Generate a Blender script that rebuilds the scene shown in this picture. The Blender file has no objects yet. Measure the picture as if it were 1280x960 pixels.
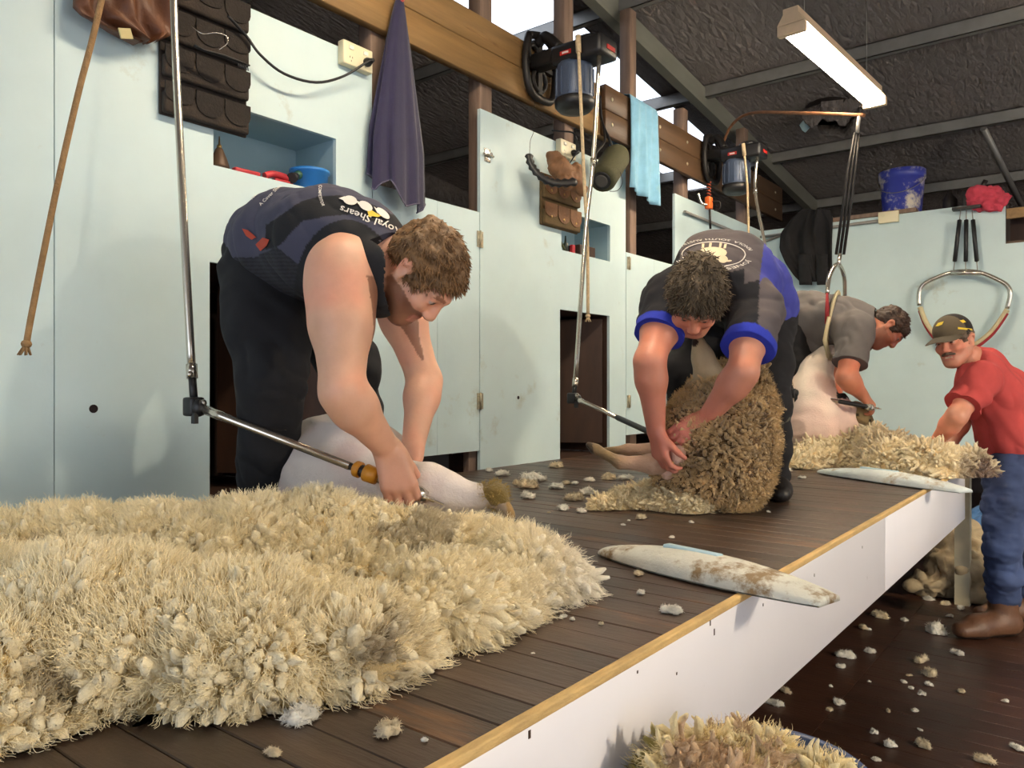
import bpy, bmesh, math, random
import numpy as np
from mathutils import Vector, Matrix
from mathutils.bvhtree import BVHTree

# ------------------------------------------------------------------ camera, world, lights
scene = bpy.context.scene
C = scene.collection
TH = math.radians(37.97)
CT, ST = math.cos(TH), math.sin(TH)
FPX = 961.0
CAMZ = 0.45                       # eye height above the raised shearing board (z = 0)
cam_d = bpy.data.cameras.new('camera')
cam_d.sensor_width = 36.0
cam_d.lens = FPX / 1280.0 * 36.0
cam_d.clip_start = 0.02
cam = bpy.data.objects.new('camera', cam_d)
cam.location = (0, 0, CAMZ)
cam.rotation_euler = (math.pi / 2, 0, TH)
C.objects.link(cam)
scene.camera = cam
scene.view_settings.view_transform = 'Standard'
scene.view_settings.look = 'None'
scene.view_settings.gamma = 1.0
scene.view_settings.use_curve_mapping = False
scene.view_settings.exposure = 1.32
world = bpy.data.worlds.new('world')
scene.world = world
world.use_nodes = True
_bg = world.node_tree.nodes['Background']
_bg.inputs[0].default_value = (0.80, 0.88, 1.0, 1)
_bg.inputs[1].default_value = 1.1
LAMP_W = 36.0                      # emission of the fluorescent tubes
KEY_W = 330.0

# ------------------------------------------------------------------ photo pixel -> place
def W(x, y, d):
    """point seen at pixel (x, y) at forward distance d"""
    u = (x - 640.0) / FPX
    v = (480.0 - y) / FPX
    return Vector((d * (-ST + CT * u), d * (CT + ST * u), CAMZ + d * v))
def atX(x, y, X):
    u = (x - 640.0) / FPX
    return W(x, y, X / (-ST + CT * u))
def atY(x, y, Y):
    u = (x - 640.0) / FPX
    return W(x, y, Y / (CT + ST * u))
def atZ(x, y, z=0.0):
    return W(x, y, (CAMZ - z) * FPX / (y - 480.0))
RIGHT = Vector((CT, ST, 0)); FWD = Vector((-ST, CT, 0)); UP = Vector((0, 0, 1))
WX = -2.62                         # pen wall plane
FY = 7.2                           # end wall plane
BX = -0.63                         # edge of the raised board
FZ = -0.88                         # lower floor

# ------------------------------------------------------------------ materials
def srgb(r, g, b):
    f = lambda c: (c / 12.92 if c <= 0.04045 else ((c + 0.055) / 1.055) ** 2.4)
    return (f(r / 255.0), f(g / 255.0), f(b / 255.0), 1.0)
MATS = {}
def mat(name, col, rough=0.6, metal=0.0, var=0.12, vscale=6.0, bump=0.0, bscale=40.0, stretch=None,
        col2=None, patch=None, pscale=3.0, pamount=0.5, spec=0.5, sss=0.0, sheen=0.0, vcol=False,
        emit=None, emit_s=0.0, per_obj=0.0, distort=0.0, bdetail=4.0, coords='Object'):
    if name in MATS:
        return MATS[name]
    m = bpy.data.materials.new(name); m.use_nodes = True
    nt = m.node_tree; N = nt.nodes; L = nt.links
    b = N['Principled BSDF']
    tc = N.new('ShaderNodeTexCoord'); mp = N.new('ShaderNodeMapping')
    L.new(tc.outputs[coords], mp.inputs['Vector'])
    if stretch: mp.inputs['Scale'].default_value = stretch
    vec = mp.outputs['Vector']
    if per_obj:
        oi = N.new('ShaderNodeObjectInfo'); va = N.new('ShaderNodeVectorMath'); va.operation = 'ADD'
        mu = N.new('ShaderNodeMath'); mu.operation = 'MULTIPLY'; mu.inputs[1].default_value = 37.0
        L.new(oi.outputs['Random'], mu.inputs[0]); L.new(vec, va.inputs[0]); L.new(mu.outputs[0], va.inputs[1])
        vec = va.outputs[0]
    nz = N.new('ShaderNodeTexNoise'); nz.inputs['Scale'].default_value = vscale
    nz.inputs['Detail'].default_value = 6.0; nz.inputs['Roughness'].default_value = 0.6
    nz.inputs['Distortion'].default_value = distort
    L.new(vec, nz.inputs['Vector'])
    if vcol:
        at = N.new('ShaderNodeAttribute'); at.attribute_name = 'col'; base = at.outputs['Color']
    else:
        rgb = N.new('ShaderNodeRGB'); rgb.outputs[0].default_value = col; base = rgb.outputs[0]
    if col2 is not None:
        rp = N.new('ShaderNodeMapRange'); rp.inputs[1].default_value = 0.35; rp.inputs[2].default_value = 0.68
        L.new(nz.outputs['Fac'], rp.inputs[0])
        mx = N.new('ShaderNodeMix'); mx.data_type = 'RGBA'
        L.new(rp.outputs[0], mx.inputs['Factor']); L.new(base, mx.inputs['A']); mx.inputs['B'].default_value = col2
        base = mx.outputs['Result']
    if patch is not None:
        n2 = N.new('ShaderNodeTexNoise'); n2.inputs['Scale'].default_value = pscale
        n2.inputs['Detail'].default_value = 8.0; n2.inputs['Roughness'].default_value = 0.7
        L.new(vec, n2.inputs['Vector'])
        r2 = N.new('ShaderNodeMapRange'); r2.inputs[1].default_value = 0.68 - 0.3 * pamount
        r2.inputs[2].default_value = 0.78 - 0.3 * pamount
        L.new(n2.outputs['Fac'], r2.inputs[0])
        m2 = N.new('ShaderNodeMix'); m2.data_type = 'RGBA'
        L.new(r2.outputs[0], m2.inputs['Factor']); L.new(base, m2.inputs['A']); m2.inputs['B'].default_value = patch
        base = m2.outputs['Result']
    hs = N.new('ShaderNodeHueSaturation')
    mr = N.new('ShaderNodeMapRange'); mr.inputs[1].default_value = 0.3; mr.inputs[2].default_value = 0.7
    mr.inputs[3].default_value = 1 - var; mr.inputs[4].default_value = 1 + var
    L.new(nz.outputs['Fac'], mr.inputs[0])
    val = mr.outputs[0]
    if per_obj:
        ma = N.new('ShaderNodeMapRange'); ma.inputs[3].default_value = 1 - per_obj; ma.inputs[4].default_value = 1 + per_obj
        L.new(oi.outputs['Random'], ma.inputs[0])
        mm = N.new('ShaderNodeMath'); mm.operation = 'MULTIPLY'
        L.new(val, mm.inputs[0]); L.new(ma.outputs[0], mm.inputs[1]); val = mm.outputs[0]
    L.new(val, hs.inputs['Value']); L.new(base, hs.inputs['Color'])
    L.new(hs.outputs['Color'], b.inputs['Base Color'])
    b.inputs['Roughness'].default_value = rough; b.inputs['Metallic'].default_value = metal
    b.inputs['Specular IOR Level'].default_value = spec
    if sss:
        b.inputs['Subsurface Weight'].default_value = sss
        b.inputs['Subsurface Radius'].default_value = (0.02, 0.008, 0.004)
        b.inputs['Subsurface Scale'].default_value = 0.4
    if sheen:
        b.inputs['Sheen Weight'].default_value = sheen
    if emit is not None:
        b.inputs['Emission Color'].default_value = emit; b.inputs['Emission Strength'].default_value = emit_s
    if bump:
        nb = N.new('ShaderNodeTexNoise'); nb.inputs['Scale'].default_value = bscale
        nb.inputs['Detail'].default_value = bdetail; nb.inputs['Roughness'].default_value = 0.65
        L.new(vec, nb.inputs['Vector'])
        bp = N.new('ShaderNodeBump'); bp.inputs['Strength'].default_value = bump; bp.inputs['Distance'].default_value = 0.02
        L.new(nb.outputs['Fac'], bp.inputs['Height']); L.new(bp.outputs['Normal'], b.inputs['Normal'])
    MATS[name] = m
    return m

# ------------------------------------------------------------------ mesh building
class MB:
    """collects simple shapes; build() links them as ONE mesh object"""
    def __init__(s): s.v = []; s.f = []; s.smooth = []
    def add(s, vs, fs, smooth=False):
        o = len(s.v); s.v += [tuple(p) for p in vs]
        for f in fs: s.f.append(tuple(i + o for i in f)); s.smooth.append(smooth)
        return s
    def box(s, a, b, M=None):
        x0, y0, z0 = a; x1, y1, z1 = b
        vs = [Vector(p) for p in ((x0,y0,z0),(x1,y0,z0),(x1,y1,z0),(x0,y1,z0),(x0,y0,z1),(x1,y0,z1),(x1,y1,z1),(x0,y1,z1))]
        if M is not None: vs = [M @ p for p in vs]
        return s.add(vs, [(0,3,2,1),(4,5,6,7),(0,1,5,4),(1,2,6,5),(2,3,7,6),(3,0,4,7)])
    def rbox(s, a, b, r=0.01, M=None, seg=2):
        bm = bmesh.new(); bmesh.ops.create_cube(bm, size=1.0)
        a = Vector(a); b = Vector(b); c = (a + b) / 2; d = b - a
        for v in bm.verts: v.co = Vector((v.co.x * d.x, v.co.y * d.y, v.co.z * d.z)) + c
        bmesh.ops.bevel(bm, geom=bm.edges[:], offset=r, segments=seg, affect='EDGES', profile=0.6)
        bm.verts.index_update()
        vs = [(M @ v.co) if M is not None else v.co.copy() for v in bm.verts]
        s.add(vs, [tuple(v.index for v in f.verts) for f in bm.faces], True); bm.free(); return s
    def tube(s, pts, r, n=10, caps=True, smooth=True, flat=None):
        pts = [Vector(p) for p in pts]; k = len(pts)
        rs = r if isinstance(r, (list, tuple)) else [r] * k
        o = len(s.v); ref = None
        for i, p in enumerate(pts):
            t = (pts[min(i + 1, k - 1)] - pts[max(i - 1, 0)])
            t = t.normalized() if t.length > 1e-9 else Vector((0, 0, 1))
            if ref is None:
                ref = Vector((0, 0, 1)) if abs(t.z) < 0.9 else Vector((1, 0, 0))
            a = t.cross(ref)
            if a.length < 1e-6: a = t.cross(Vector((0.3, 1, 0.2)))
            a.normalize(); b = a.cross(t); ref = b
            for j in range(n):
                w = 2 * math.pi * j / n
                s.v.append(tuple(p + (a * math.cos(w) + b * math.sin(w) * (flat or 1.0)) * rs[i]))
        for i in range(k - 1):
            for j in range(n):
                s.f.append((o + i*n + j, o + i*n + (j+1) % n, o + (i+1)*n + (j+1) % n, o + (i+1)*n + j)); s.smooth.append(smooth)
        if caps:
            s.f.append(tuple(o + j for j in reversed(range(n)))); s.smooth.append(False)
            s.f.append(tuple(o + (k-1)*n + j for j in range(n))); s.smooth.append(False)
        return s
    def lathe(s, prof, M=None, n=24, smooth=True):
        """prof: list of (radius, z)"""
        o = len(s.v); k = len(prof)
        for r, z in prof:
            for j in range(n):
                w = 2 * math.pi * j / n
                p = Vector((r * math.cos(w), r * math.sin(w), z))
                s.v.append(tuple(M @ p if M is not None else p))
        for i in range(k - 1):
            for j in range(n):
                s.f.append((o + i*n + j, o + i*n + (j+1) % n, o + (i+1)*n + (j+1) % n, o + (i+1)*n + j)); s.smooth.append(smooth)
        s.f.append(tuple(o + j for j in reversed(range(n)))); s.smooth.append(False)
        s.f.append(tuple(o + (k-1)*n + j for j in range(n))); s.smooth.append(False)
        return s
    def prism(s, pts2, d0, d1, M=None):
        """extrude a 2-D outline (x, y) from z=d0 to z=d1"""
        n = len(pts2)
        vs = [Vector((x, y, d0)) for x, y in pts2] + [Vector((x, y, d1)) for x, y in pts2]
        if M is not None: vs = [M @ p for p in vs]
        fs = [tuple(reversed(range(n))), tuple(range(n, 2*n))]
        fs += [(i, (i+1) % n, n + (i+1) % n, n + i) for i in range(n)]
        return s.add(vs, fs)
    def ball(s, c, r, n=12, m=8, M=None):
        c = Vector(c); rr = r if isinstance(r, (tuple, list)) else (r, r, r)
        o = len(s.v); vs = []; fs = []
        for i in range(1, m):
            t = math.pi * i / m
            for j in range(n):
                w = 2 * math.pi * j / n
                vs.append(Vector((rr[0]*math.sin(t)*math.cos(w), rr[1]*math.sin(t)*math.sin(w), rr[2]*math.cos(t))))
        vs += [Vector((0, 0, rr[2])), Vector((0, 0, -rr[2]))]
        T = len(vs) - 2
        for i in range(m - 2):
            for j in range(n):
                fs.append((i*n+j, (i+1)*n+j, (i+1)*n+(j+1) % n, i*n+(j+1) % n))
        for j in range(n):
            fs.append((T, j, (j+1) % n)); fs.append((T+1, (m-2)*n+(j+1) % n, (m-2)*n+j))
        vs = [((M @ p) if M is not None else p) + c for p in vs]
        return s.add(vs, fs, True)
    def grid(s, P, thick=None, smooth=True):
        """P: 2-D list of points"""
        R = len(P); Q = len(P[0]); o = len(s.v)
        for row in P: s.v += [tuple(p) for p in row]
        for i in range(R-1):
            for j in range(Q-1):
                s.f.append((o+i*Q+j, o+i*Q+j+1, o+(i+1)*Q+j+1, o+(i+1)*Q+j)); s.smooth.append(smooth)
        return s
    def build(s, name, m, parent=None, origin=None):
        vs = s.v
        me = bpy.data.meshes.new(name)
        if origin is None:
            A = np.array(vs); origin = ((A[:,0].min()+A[:,0].max())/2, (A[:,1].min()+A[:,1].max())/2, A[:,2].min())
            if parent is not None: origin = tuple(parent_world(parent))
        ox, oy, oz = origin
        me.from_pydata([(x-ox, y-oy, z-oz) for x, y, z in vs], [], s.f)
        me.polygons.foreach_set('use_smooth', s.smooth)
        me.materials.append(m); me.update()
        o = bpy.data.objects.new(name, me); C.objects.link(o)
        if parent is not None:
            o.parent = parent
            pw = parent_world(parent)
            o.location = (ox - pw.x, oy - pw.y, oz - pw.z)
        else:
            o.location = origin
        return o
def parent_world(p):
    v = Vector(p.location)
    while p.parent is not None:
        p = p.parent; v = v + Vector(p.location)
    return v
def nmesh(name, V, F, m, parent=None, smooth=True, col=None, origin=None):
    """fast mesh from numpy arrays; F is (n,3) or (n,4)"""
    V = np.asarray(V, np.float32); F = np.asarray(F, np.int32)
    if origin is None:
        origin = parent_world(parent) if parent is not None else Vector(((V[:,0].min()+V[:,0].max())/2, (V[:,1].min()+V[:,1].max())/2, V[:,2].min()))
    origin = Vector(origin)
    me = bpy.data.meshes.new(name)
    k = F.shape[1]
    me.vertices.add(len(V)); me.vertices.foreach_set('co', (V - np.array(origin, np.float32)).ravel())
    me.loops.add(F.size); me.loops.foreach_set('vertex_index', F.ravel())
    me.polygons.add(len(F)); me.polygons.foreach_set('loop_start', np.arange(0, F.size, k, dtype=np.int32))
    me.polygons.foreach_set('loop_total', np.full(len(F), k, np.int32))
    me.polygons.foreach_set('use_smooth', np.full(len(F), smooth))
    me.update(calc_edges=True); me.validate()
    if col is not None:
        a = me.attributes.new('col', 'FLOAT_COLOR', 'POINT')
        cc = np.ones((len(V), 4), np.float32); cc[:, :3] = np.asarray(col, np.float32)[:, :3]
        a.data.foreach_set('color', cc.ravel())
    me.materials.append(m)
    o = bpy.data.objects.new(name, me); C.objects.link(o)
    if parent is not None:
        o.parent = parent; o.location = origin - parent_world(parent)
    else:
        o.location = origin
    return o
def tag(o, label, cat, group=None, kind=None):
    o['label'] = label; o['category'] = cat
    if group: o['group'] = group
    if kind: o['kind'] = kind
    return o
def empty(name, loc, label, cat, group=None):
    o = bpy.data.objects.new(name, None); o.empty_display_size = 0.1; C.objects.link(o); o.location = loc
    return tag(o, label, cat, group)
def struct(o): o['kind'] = 'structure'; return o
def copy_tree(o, parent=None):
    c = o.copy(); C.objects.link(c); c.parent = parent
    for ch in [x for x in bpy.data.objects if x.parent is o]: copy_tree(ch, c)
    return c
rnd = random.Random(7)
rng = np.random.default_rng(11)

# ------------------------------------------------------------------ value noise in numpy (for relief on real geometry)
_perm = np.random.default_rng(3).random((32, 32, 32)).astype(np.float32)
def noise3(P, s):
    q = np.asarray(P, np.float32) * s
    i = np.floor(q).astype(np.int64); f = q - i; f = f*f*(3-2*f); i &= 31; j = (i + 1) & 31
    c = lambda a, b, d: _perm[a, b, d]
    x0, y0, z0 = i.T; x1, y1, z1 = j.T; fx, fy, fz = f.T
    a = c(x0,y0,z0)*(1-fx)+c(x1,y0,z0)*fx; b = c(x0,y1,z0)*(1-fx)+c(x1,y1,z0)*fx
    d = c(x0,y0,z1)*(1-fx)+c(x1,y0,z1)*fx; e = c(x0,y1,z1)*(1-fx)+c(x1,y1,z1)*fx
    a = a*(1-fy)+b*fy; d = d*(1-fy)+e*fy
    return (a*(1-fz)+d*fz) - 0.5
def fbm(P, s, o=3):
    r = 0; a = 1.0
    for k in range(o): r = r + noise3(np.asarray(P)+k*7.3, s*2**k)*a; a *= 0.5
    return r

# ------------------------------------------------------------------ smooth bodies: distance field -> surface nets
class Body:
    def __init__(s): s.p = []
    def cone(s, a, b, r1, r2, k=0.03, side=None, flat=1.0, op='+'):
        """tapered limb from a to b; with side given the section is 'flat' times as wide along side"""
        s.p.append(('c', np.array(a, np.float32), np.array(b, np.float32), r1, r2, k,
                    None if side is None else np.array(Vector(side).normalized(), np.float32), flat, op)); return s
    def chain(s, pts, rs, k=0.03, side=None, flat=1.0):
        for i in range(len(pts)-1): s.cone(pts[i], pts[i+1], rs[i], rs[i+1], k, side, flat)
        return s
    def ell(s, c, r, M=None, k=0.03, op='+'):
        """ellipsoid; M columns = local axes"""
        R = np.eye(3, dtype=np.float32) if M is None else np.array(M, np.float32)
        s.p.append(('e', np.array(c, np.float32), np.array(r, np.float32), R, k, op)); return s
    def mesh(s, res=0.006, smooth=1, disp=None):
        lo = []; hi = []
        for q in s.p:
            if q[0] == 'c':
                R = max(q[3], q[4]) * max(1.0, q[7]) + 0.01
                if q[8] == '-': continue
                lo.append(np.minimum(q[1], q[2]) - R); hi.append(np.maximum(q[1], q[2]) + R)
            else:
                if q[5] == '-': continue
                ext = np.sqrt(((q[3] * q[2][None, :])**2).sum(1)) + 0.01
                lo.append(q[1] - ext); hi.append(q[1] + ext)
        lo = np.min(lo, 0) - 3*res; hi = np.max(hi, 0) + 3*res
        n = np.ceil((hi - lo) / res).astype(int) + 1
        F = np.full(n, 0.2, np.float32)
        ax = [lo[i] + np.arange(n[i], dtype=np.float32) * res for i in range(3)]
        for q in s.p:
            if q[0] == 'c':
                _, a, b, r1, r2, k, side, flat, op = q
                R = max(r1, r2) * max(1.0, flat) + k + 3*res
                w0 = np.minimum(a, b) - R; w1 = np.maximum(a, b) + R
            else:
                _, c, r, M, k, op = q
                ext = np.sqrt(((M * r[None, :])**2).sum(1)) + k + 3*res
                w0 = c - ext; w1 = c + ext
            i0 = np.clip(np.floor((w0 - lo) / res).astype(int), 0, n); i1 = np.clip(np.ceil((w1 - lo) / res).astype(int) + 1, 0, n)
            if (i1 <= i0).any(): continue
            X = ax[0][i0[0]:i1[0], None, None]; Y = ax[1][None, i0[1]:i1[1], None]; Z = ax[2][None, None, i0[2]:i1[2]]
            if q[0] == 'c':
                x = X - a[0]; y = Y - a[1]; z = Z - a[2]
                d = b - a; L2 = float(d @ d) + 1e-12
                t = np.clip((x*d[0] + y*d[1] + z*d[2]) / L2, 0, 1)
                x = x - t*d[0]; y = y - t*d[1]; z = z - t*d[2]
                if side is not None:
                    g = (x*side[0] + y*side[1] + z*side[2]) * (1.0/flat - 1.0)
                    x = x + g*side[0]; y = y + g*side[1]; z = z + g*side[2]
                D = np.sqrt(x*x + y*y + z*z) - (r1 + (r2 - r1) * t)
            else:
                x = X - c[0]; y = Y - c[1]; z = Z - c[2]
                l = [(x*M[0,i] + y*M[1,i] + z*M[2,i]) / r[i] for i in range(3)]
                k0 = np.sqrt(l[0]**2 + l[1]**2 + l[2]**2)
                k1 = np.sqrt((l[0]/r[0])**2 + (l[1]/r[1])**2 + (l[2]/r[2])**2) + 1e-6
                D = k0 * (k0 - 1.0) / k1
            G = F[i0[0]:i1[0], i0[1]:i1[1], i0[2]:i1[2]]
            if op == '-':
                D = -D
                h = np.maximum(k - np.abs(G - D), 0) / k
                G[...] = np.maximum(G, D) + h*h*k*0.25
            else:
                h = np.maximum(k - np.abs(G - D), 0) / k
                G[...] = np.minimum(G, D) - h*h*k*0.25
        V, Q = surface_nets(F, lo, res)
        for _ in range(smooth): V = relax(V, Q)
        return V, Q
def surface_nets(F, lo, res):
    S = F < 0
    a = S[:-1,:-1,:-1]
    cnt = np.zeros(a.shape, np.int8); nx, ny, nz = a.shape
    for dx in (0,1):
        for dy in (0,1):
            for dz in (0,1):
                cnt += S[dx:nx+dx, dy:ny+dy, dz:nz+dz]
    act = (cnt > 0) & (cnt < 8)
    I = np.argwhere(act)
    idx = np.full(a.shape, -1, np.int32); idx[act] = np.arange(len(I))
    acc = np.zeros((len(I), 3), np.float32); num = np.zeros(len(I), np.float32)
    cor = [(0,0,0),(1,0,0),(0,1,0),(1,1,0),(0,0,1),(1,0,1),(0,1,1),(1,1,1)]
    val = [F[I[:,0]+c[0], I[:,1]+c[1], I[:,2]+c[2]] for c in cor]
    for e0, e1 in ((0,1),(2,3),(4,5),(6,7),(0,2),(1,3),(4,6),(5,7),(0,4),(1,5),(2,6),(3,7)):
        v0, v1 = val[e0], val[e1]; m = (v0 < 0) != (v1 < 0)
        t = np.where(m, v0 / np.where(m, v0 - v1, 1), 0)
        c0 = np.array(cor[e0], np.float32); dc = np.array(cor[e1], np.float32) - c0
        acc += np.where(m[:,None], c0 + t[:,None]*dc, 0); num += m
    V = (I + acc / num[:,None]) * res + lo
    quads = []
    for axis in range(3):
        sl0 = [slice(1, -1)]*3; sl1 = [slice(1, -1)]*3
        sl0[axis] = slice(0, -1); sl1[axis] = slice(1, None)
        A = S[tuple(sl0)]; B = S[tuple(sl1)]
        for inside in (True, False):
            E = np.argwhere(A & ~B if inside else ~A & B)
            off = [1, 1, 1]; off[axis] = 0
            E = E + np.array(off)
            u, v = [(1,2),(2,0),(0,1)][axis]
            def cell(du, dv):
                c = E.copy(); c[:,u] += du; c[:,v] += dv
                return idx[c[:,0], c[:,1], c[:,2]]
            q = np.stack([cell(-1,-1), cell(0,-1), cell(0,0), cell(-1,0)], 1)
            quads.append(q if inside else q[:, ::-1])
    Q = np.concatenate(quads); Q = Q[(Q >= 0).all(1)]
    return V.astype(np.float32), Q
def relax(V, Q, f=0.6):
    A = np.zeros_like(V); n = np.zeros(len(V), np.float32)
    for i in range(4):
        for j in (1, 3):
            k = Q[:, (i+j) % 4]
            for c in range(3): A[:,c] += np.bincount(Q[:,i], weights=V[k,c], minlength=len(V)).astype(np.float32)
            n += np.bincount(Q[:,i], minlength=len(V))
    n = np.maximum(n, 1)
    return V*(1-f) + f*A/n[:,None]
def normals(V, Q):
    a = V[Q[:,2]] - V[Q[:,0]]; b = V[Q[:,3]] - V[Q[:,1]]
    fn = np.cross(a, b); N = np.zeros_like(V)
    for i in range(4):
        for c in range(3): N[:,c] += np.bincount(Q[:,i], weights=fn[:,c], minlength=len(V)).astype(np.float32)
    return N / (np.linalg.norm(N, axis=1, keepdims=True) + 1e-12)
def seg_t(P, a, b):
    a = np.array(a, np.float32); b = np.array(b, np.float32); d = b - a
    t = ((P - a) @ d) / float(d @ d)
    return t, np.linalg.norm(P - (a + np.clip(t, 0, 1)[:,None]*d), axis=1)

# ------------------------------------------------------------------ wool staples: many small bent tapered tufts as one mesh
def staples(P, D, Lg, R, bend=0.5, rings=5, sides=5, crimp=0.0, tip=0.55, seed=1, flat=0.7, dome=False):
    """P roots (n,3), D unit directions (n,3), Lg lengths, R radii -> V, F(quads)"""
    g = np.random.default_rng(seed); n = len(P)
    r = g.normal(size=(n,3)); A = np.cross(D, r); A /= np.linalg.norm(A, axis=1, keepdims=True) + 1e-9
    B = np.cross(D, A)
    bd = (g.random(n) * bend)[:,None]
    V = np.zeros((n, rings, sides, 3), np.float32)
    ph = g.random(n) * 6.28
    tt = np.array([0, 0.35, 0.65, 0.86, 0.96, 1.0]) if dome else np.linspace(0, 1, rings)
    pr = np.array([0.75, 1.0, 1.05, 0.85, 0.5, 0.08])
    for i in range(rings):
        t = tt[i]
        c = P + D * (Lg * t)[:,None] + A * (Lg[:,None] * bd * t * t)
        if crimp: c = c + B * (np.sin(ph + t * 9.0) * crimp * Lg * t)[:,None]
        if dome: rr = R * pr[i]
        else:
            rr = R * (1.0 - (1 - tip) * t) * (1.0 if i < rings - 1 else 0.35)
            if i == rings - 2: rr = rr * 1.05
        for j in range(sides):
            w = 2 * math.pi * j / sides
            V[:, i, j] = c + (A * math.cos(w) + B * math.sin(w) * flat) * rr[:,None]
    base = (np.arange(n) * rings * sides)[:,None]
    q = []
    for i in range(rings - 1):
        for j in range(sides):
            q.append([i*sides+j, i*sides+(j+1) % sides, (i+1)*sides+(j+1) % sides, (i+1)*sides+j])
    q = np.array(q)
    F = (base[:,:,None] + q[None]).reshape(-1, 4)
    return V.reshape(-1, 3), F
def fibres(name, pos, col, m, parent, rad=0.0005):
    """fine wool fibres: pos (n, k, 3), col (n, 3) -> one curves object"""
    n, k, _ = pos.shape; cu = bpy.data.hair_curves.new(name); cu.add_curves([k] * n)
    pw = np.array(parent_world(parent), np.float32)
    cu.attributes['position'].data.foreach_set('vector', (pos - pw).astype(np.float32).ravel())
    ra = cu.attributes.get('radius') or cu.attributes.new('radius', 'FLOAT', 'POINT')
    ra.data.foreach_set('value', np.tile(np.linspace(rad, rad * 0.45, k), n).astype(np.float32))
    ca = cu.attributes.new('col', 'FLOAT_COLOR', 'CURVE'); c4 = np.ones((n, 4), np.float32); c4[:,:3] = col; ca.data.foreach_set('color', c4.ravel())
    cu.materials.append(m); o = bpy.data.objects.new(name, cu); C.objects.link(o); o.parent = parent; o['kind'] = 'stuff'
    return o
# ================================================================== THE SHED
paint = mat('pale_mint_paint', srgb(196, 216, 219), rough=0.55, var=0.05, vscale=2.5, bump=0.06, bscale=9,
            patch=srgb(176, 186, 178), pscale=2.2, pamount=0.22)
niche_paint = mat('niche_blue_grey', srgb(150, 176, 186), rough=0.6, var=0.06, vscale=4)  # same paint as the wall panels, in a darker, bluer tone
fascia_m = mat('white_melamine', srgb(232, 230, 236), rough=0.38, var=0.03, vscale=1.5, patch=srgb(60, 50, 48), pscale=16, pamount=-0.02,
               stretch=(1, 1, 0.6))
edge_m = mat('worn_pine_edge', srgb(206, 172, 112), rough=0.7, var=0.25, vscale=30, bump=0.3, bscale=60, stretch=(1, 0.25, 1))
plank_m = mat('worn_board_plank', srgb(70, 54, 44), rough=0.42, var=0.28, vscale=7, stretch=(0.5, 3.0, 3.0), bump=0.12, bscale=30,
              patch=srgb(122, 82, 46), pscale=1.3, pamount=0.36, per_obj=0.3)
floor_m = mat('dark_floor_plank', srgb(62, 38, 27), rough=0.4, var=0.3, vscale=6, stretch=(0.5, 3.0, 3.0), bump=0.15, bscale=24,
              patch=srgb(110, 66, 38), pscale=1.2, pamount=0.22, per_obj=0.25)
chute_m = mat('dark_brown_ply', srgb(58, 36, 24), rough=0.6, var=0.3, vscale=5, stretch=(3, 3, 0.7))
pine_m = mat('yellow_pine', srgb(144, 112, 70), rough=0.6, var=0.22, vscale=5, stretch=(4, 0.35, 4), bump=0.1, bscale=20,
             patch=srgb(104, 70, 36), pscale=3, pamount=0.2)
darkpine_m = mat('stained_pine', srgb(84, 61, 40), rough=0.5, var=0.2, vscale=5, stretch=(4, 0.35, 4), bump=0.1, bscale=20)
post_m = mat('brown_post_timber', srgb(128, 105, 90), rough=0.75, var=0.25, vscale=6, stretch=(4, 4, 0.35), bump=0.15, bscale=25,
             patch=srgb(92, 66, 52), pscale=2.5, pamount=0.3)
steel_m = mat('galvanised_steel', srgb(140, 138, 134), rough=0.5, metal=0.5, var=0.15, vscale=5)
hinge_m = mat('zinc_hinge', srgb(170, 162, 140), rough=0.45, metal=0.6, var=0.2, vscale=40)
slat_m = mat('grey_pen_slat', srgb(74, 62, 54), rough=0.8, var=0.25, vscale=8)
pen_m = mat('pen_dark_ground', srgb(44, 36, 32), rough=0.9, var=0.2)

# foil roof lining: crinkled silver sarking
foil = bpy.data.materials.new('crinkled_foil'); foil.use_nodes = True
_n = foil.node_tree.nodes; _l = foil.node_tree.links; _b = _n['Principled BSDF']
_b.inputs['Base Color'].default_value = srgb(146, 137, 133); _b.inputs['Metallic'].default_value = 0.45; _b.inputs['Roughness'].default_value = 0.27
_tc = _n.new('ShaderNodeTexCoord'); _mp = _n.new('ShaderNodeMapping'); _mp.inputs['Scale'].default_value = (2.4, 0.9, 1)
_l.new(_tc.outputs['Object'], _mp.inputs[0])
_v = _n.new('ShaderNodeTexNoise'); _v.inputs['Scale'].default_value = 9; _v.inputs['Detail'].default_value = 6; _v.inputs['Roughness'].default_value = 0.7; _v.inputs['Distortion'].default_value = 1.6
_l.new(_mp.outputs[0], _v.inputs['Vector'])
_w = _n.new('ShaderNodeTexVoronoi'); _w.feature = 'DISTANCE_TO_EDGE'; _w.inputs['Scale'].default_value = 7
_l.new(_mp.outputs[0], _w.inputs['Vector'])
_ad = _n.new('ShaderNodeMath'); _ad.operation = 'ADD'; _l.new(_v.outputs['Fac'], _ad.inputs[0]); _l.new(_w.outputs['Distance'], _ad.inputs[1])
_bp = _n.new('ShaderNodeBump'); _bp.inputs['Strength'].default_value = 1.0; _bp.inputs['Distance'].default_value = 0.07
_l.new(_ad.outputs[0], _bp.inputs['Height']); _l.new(_bp.outputs[0], _b.inputs['Normal'])

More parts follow.
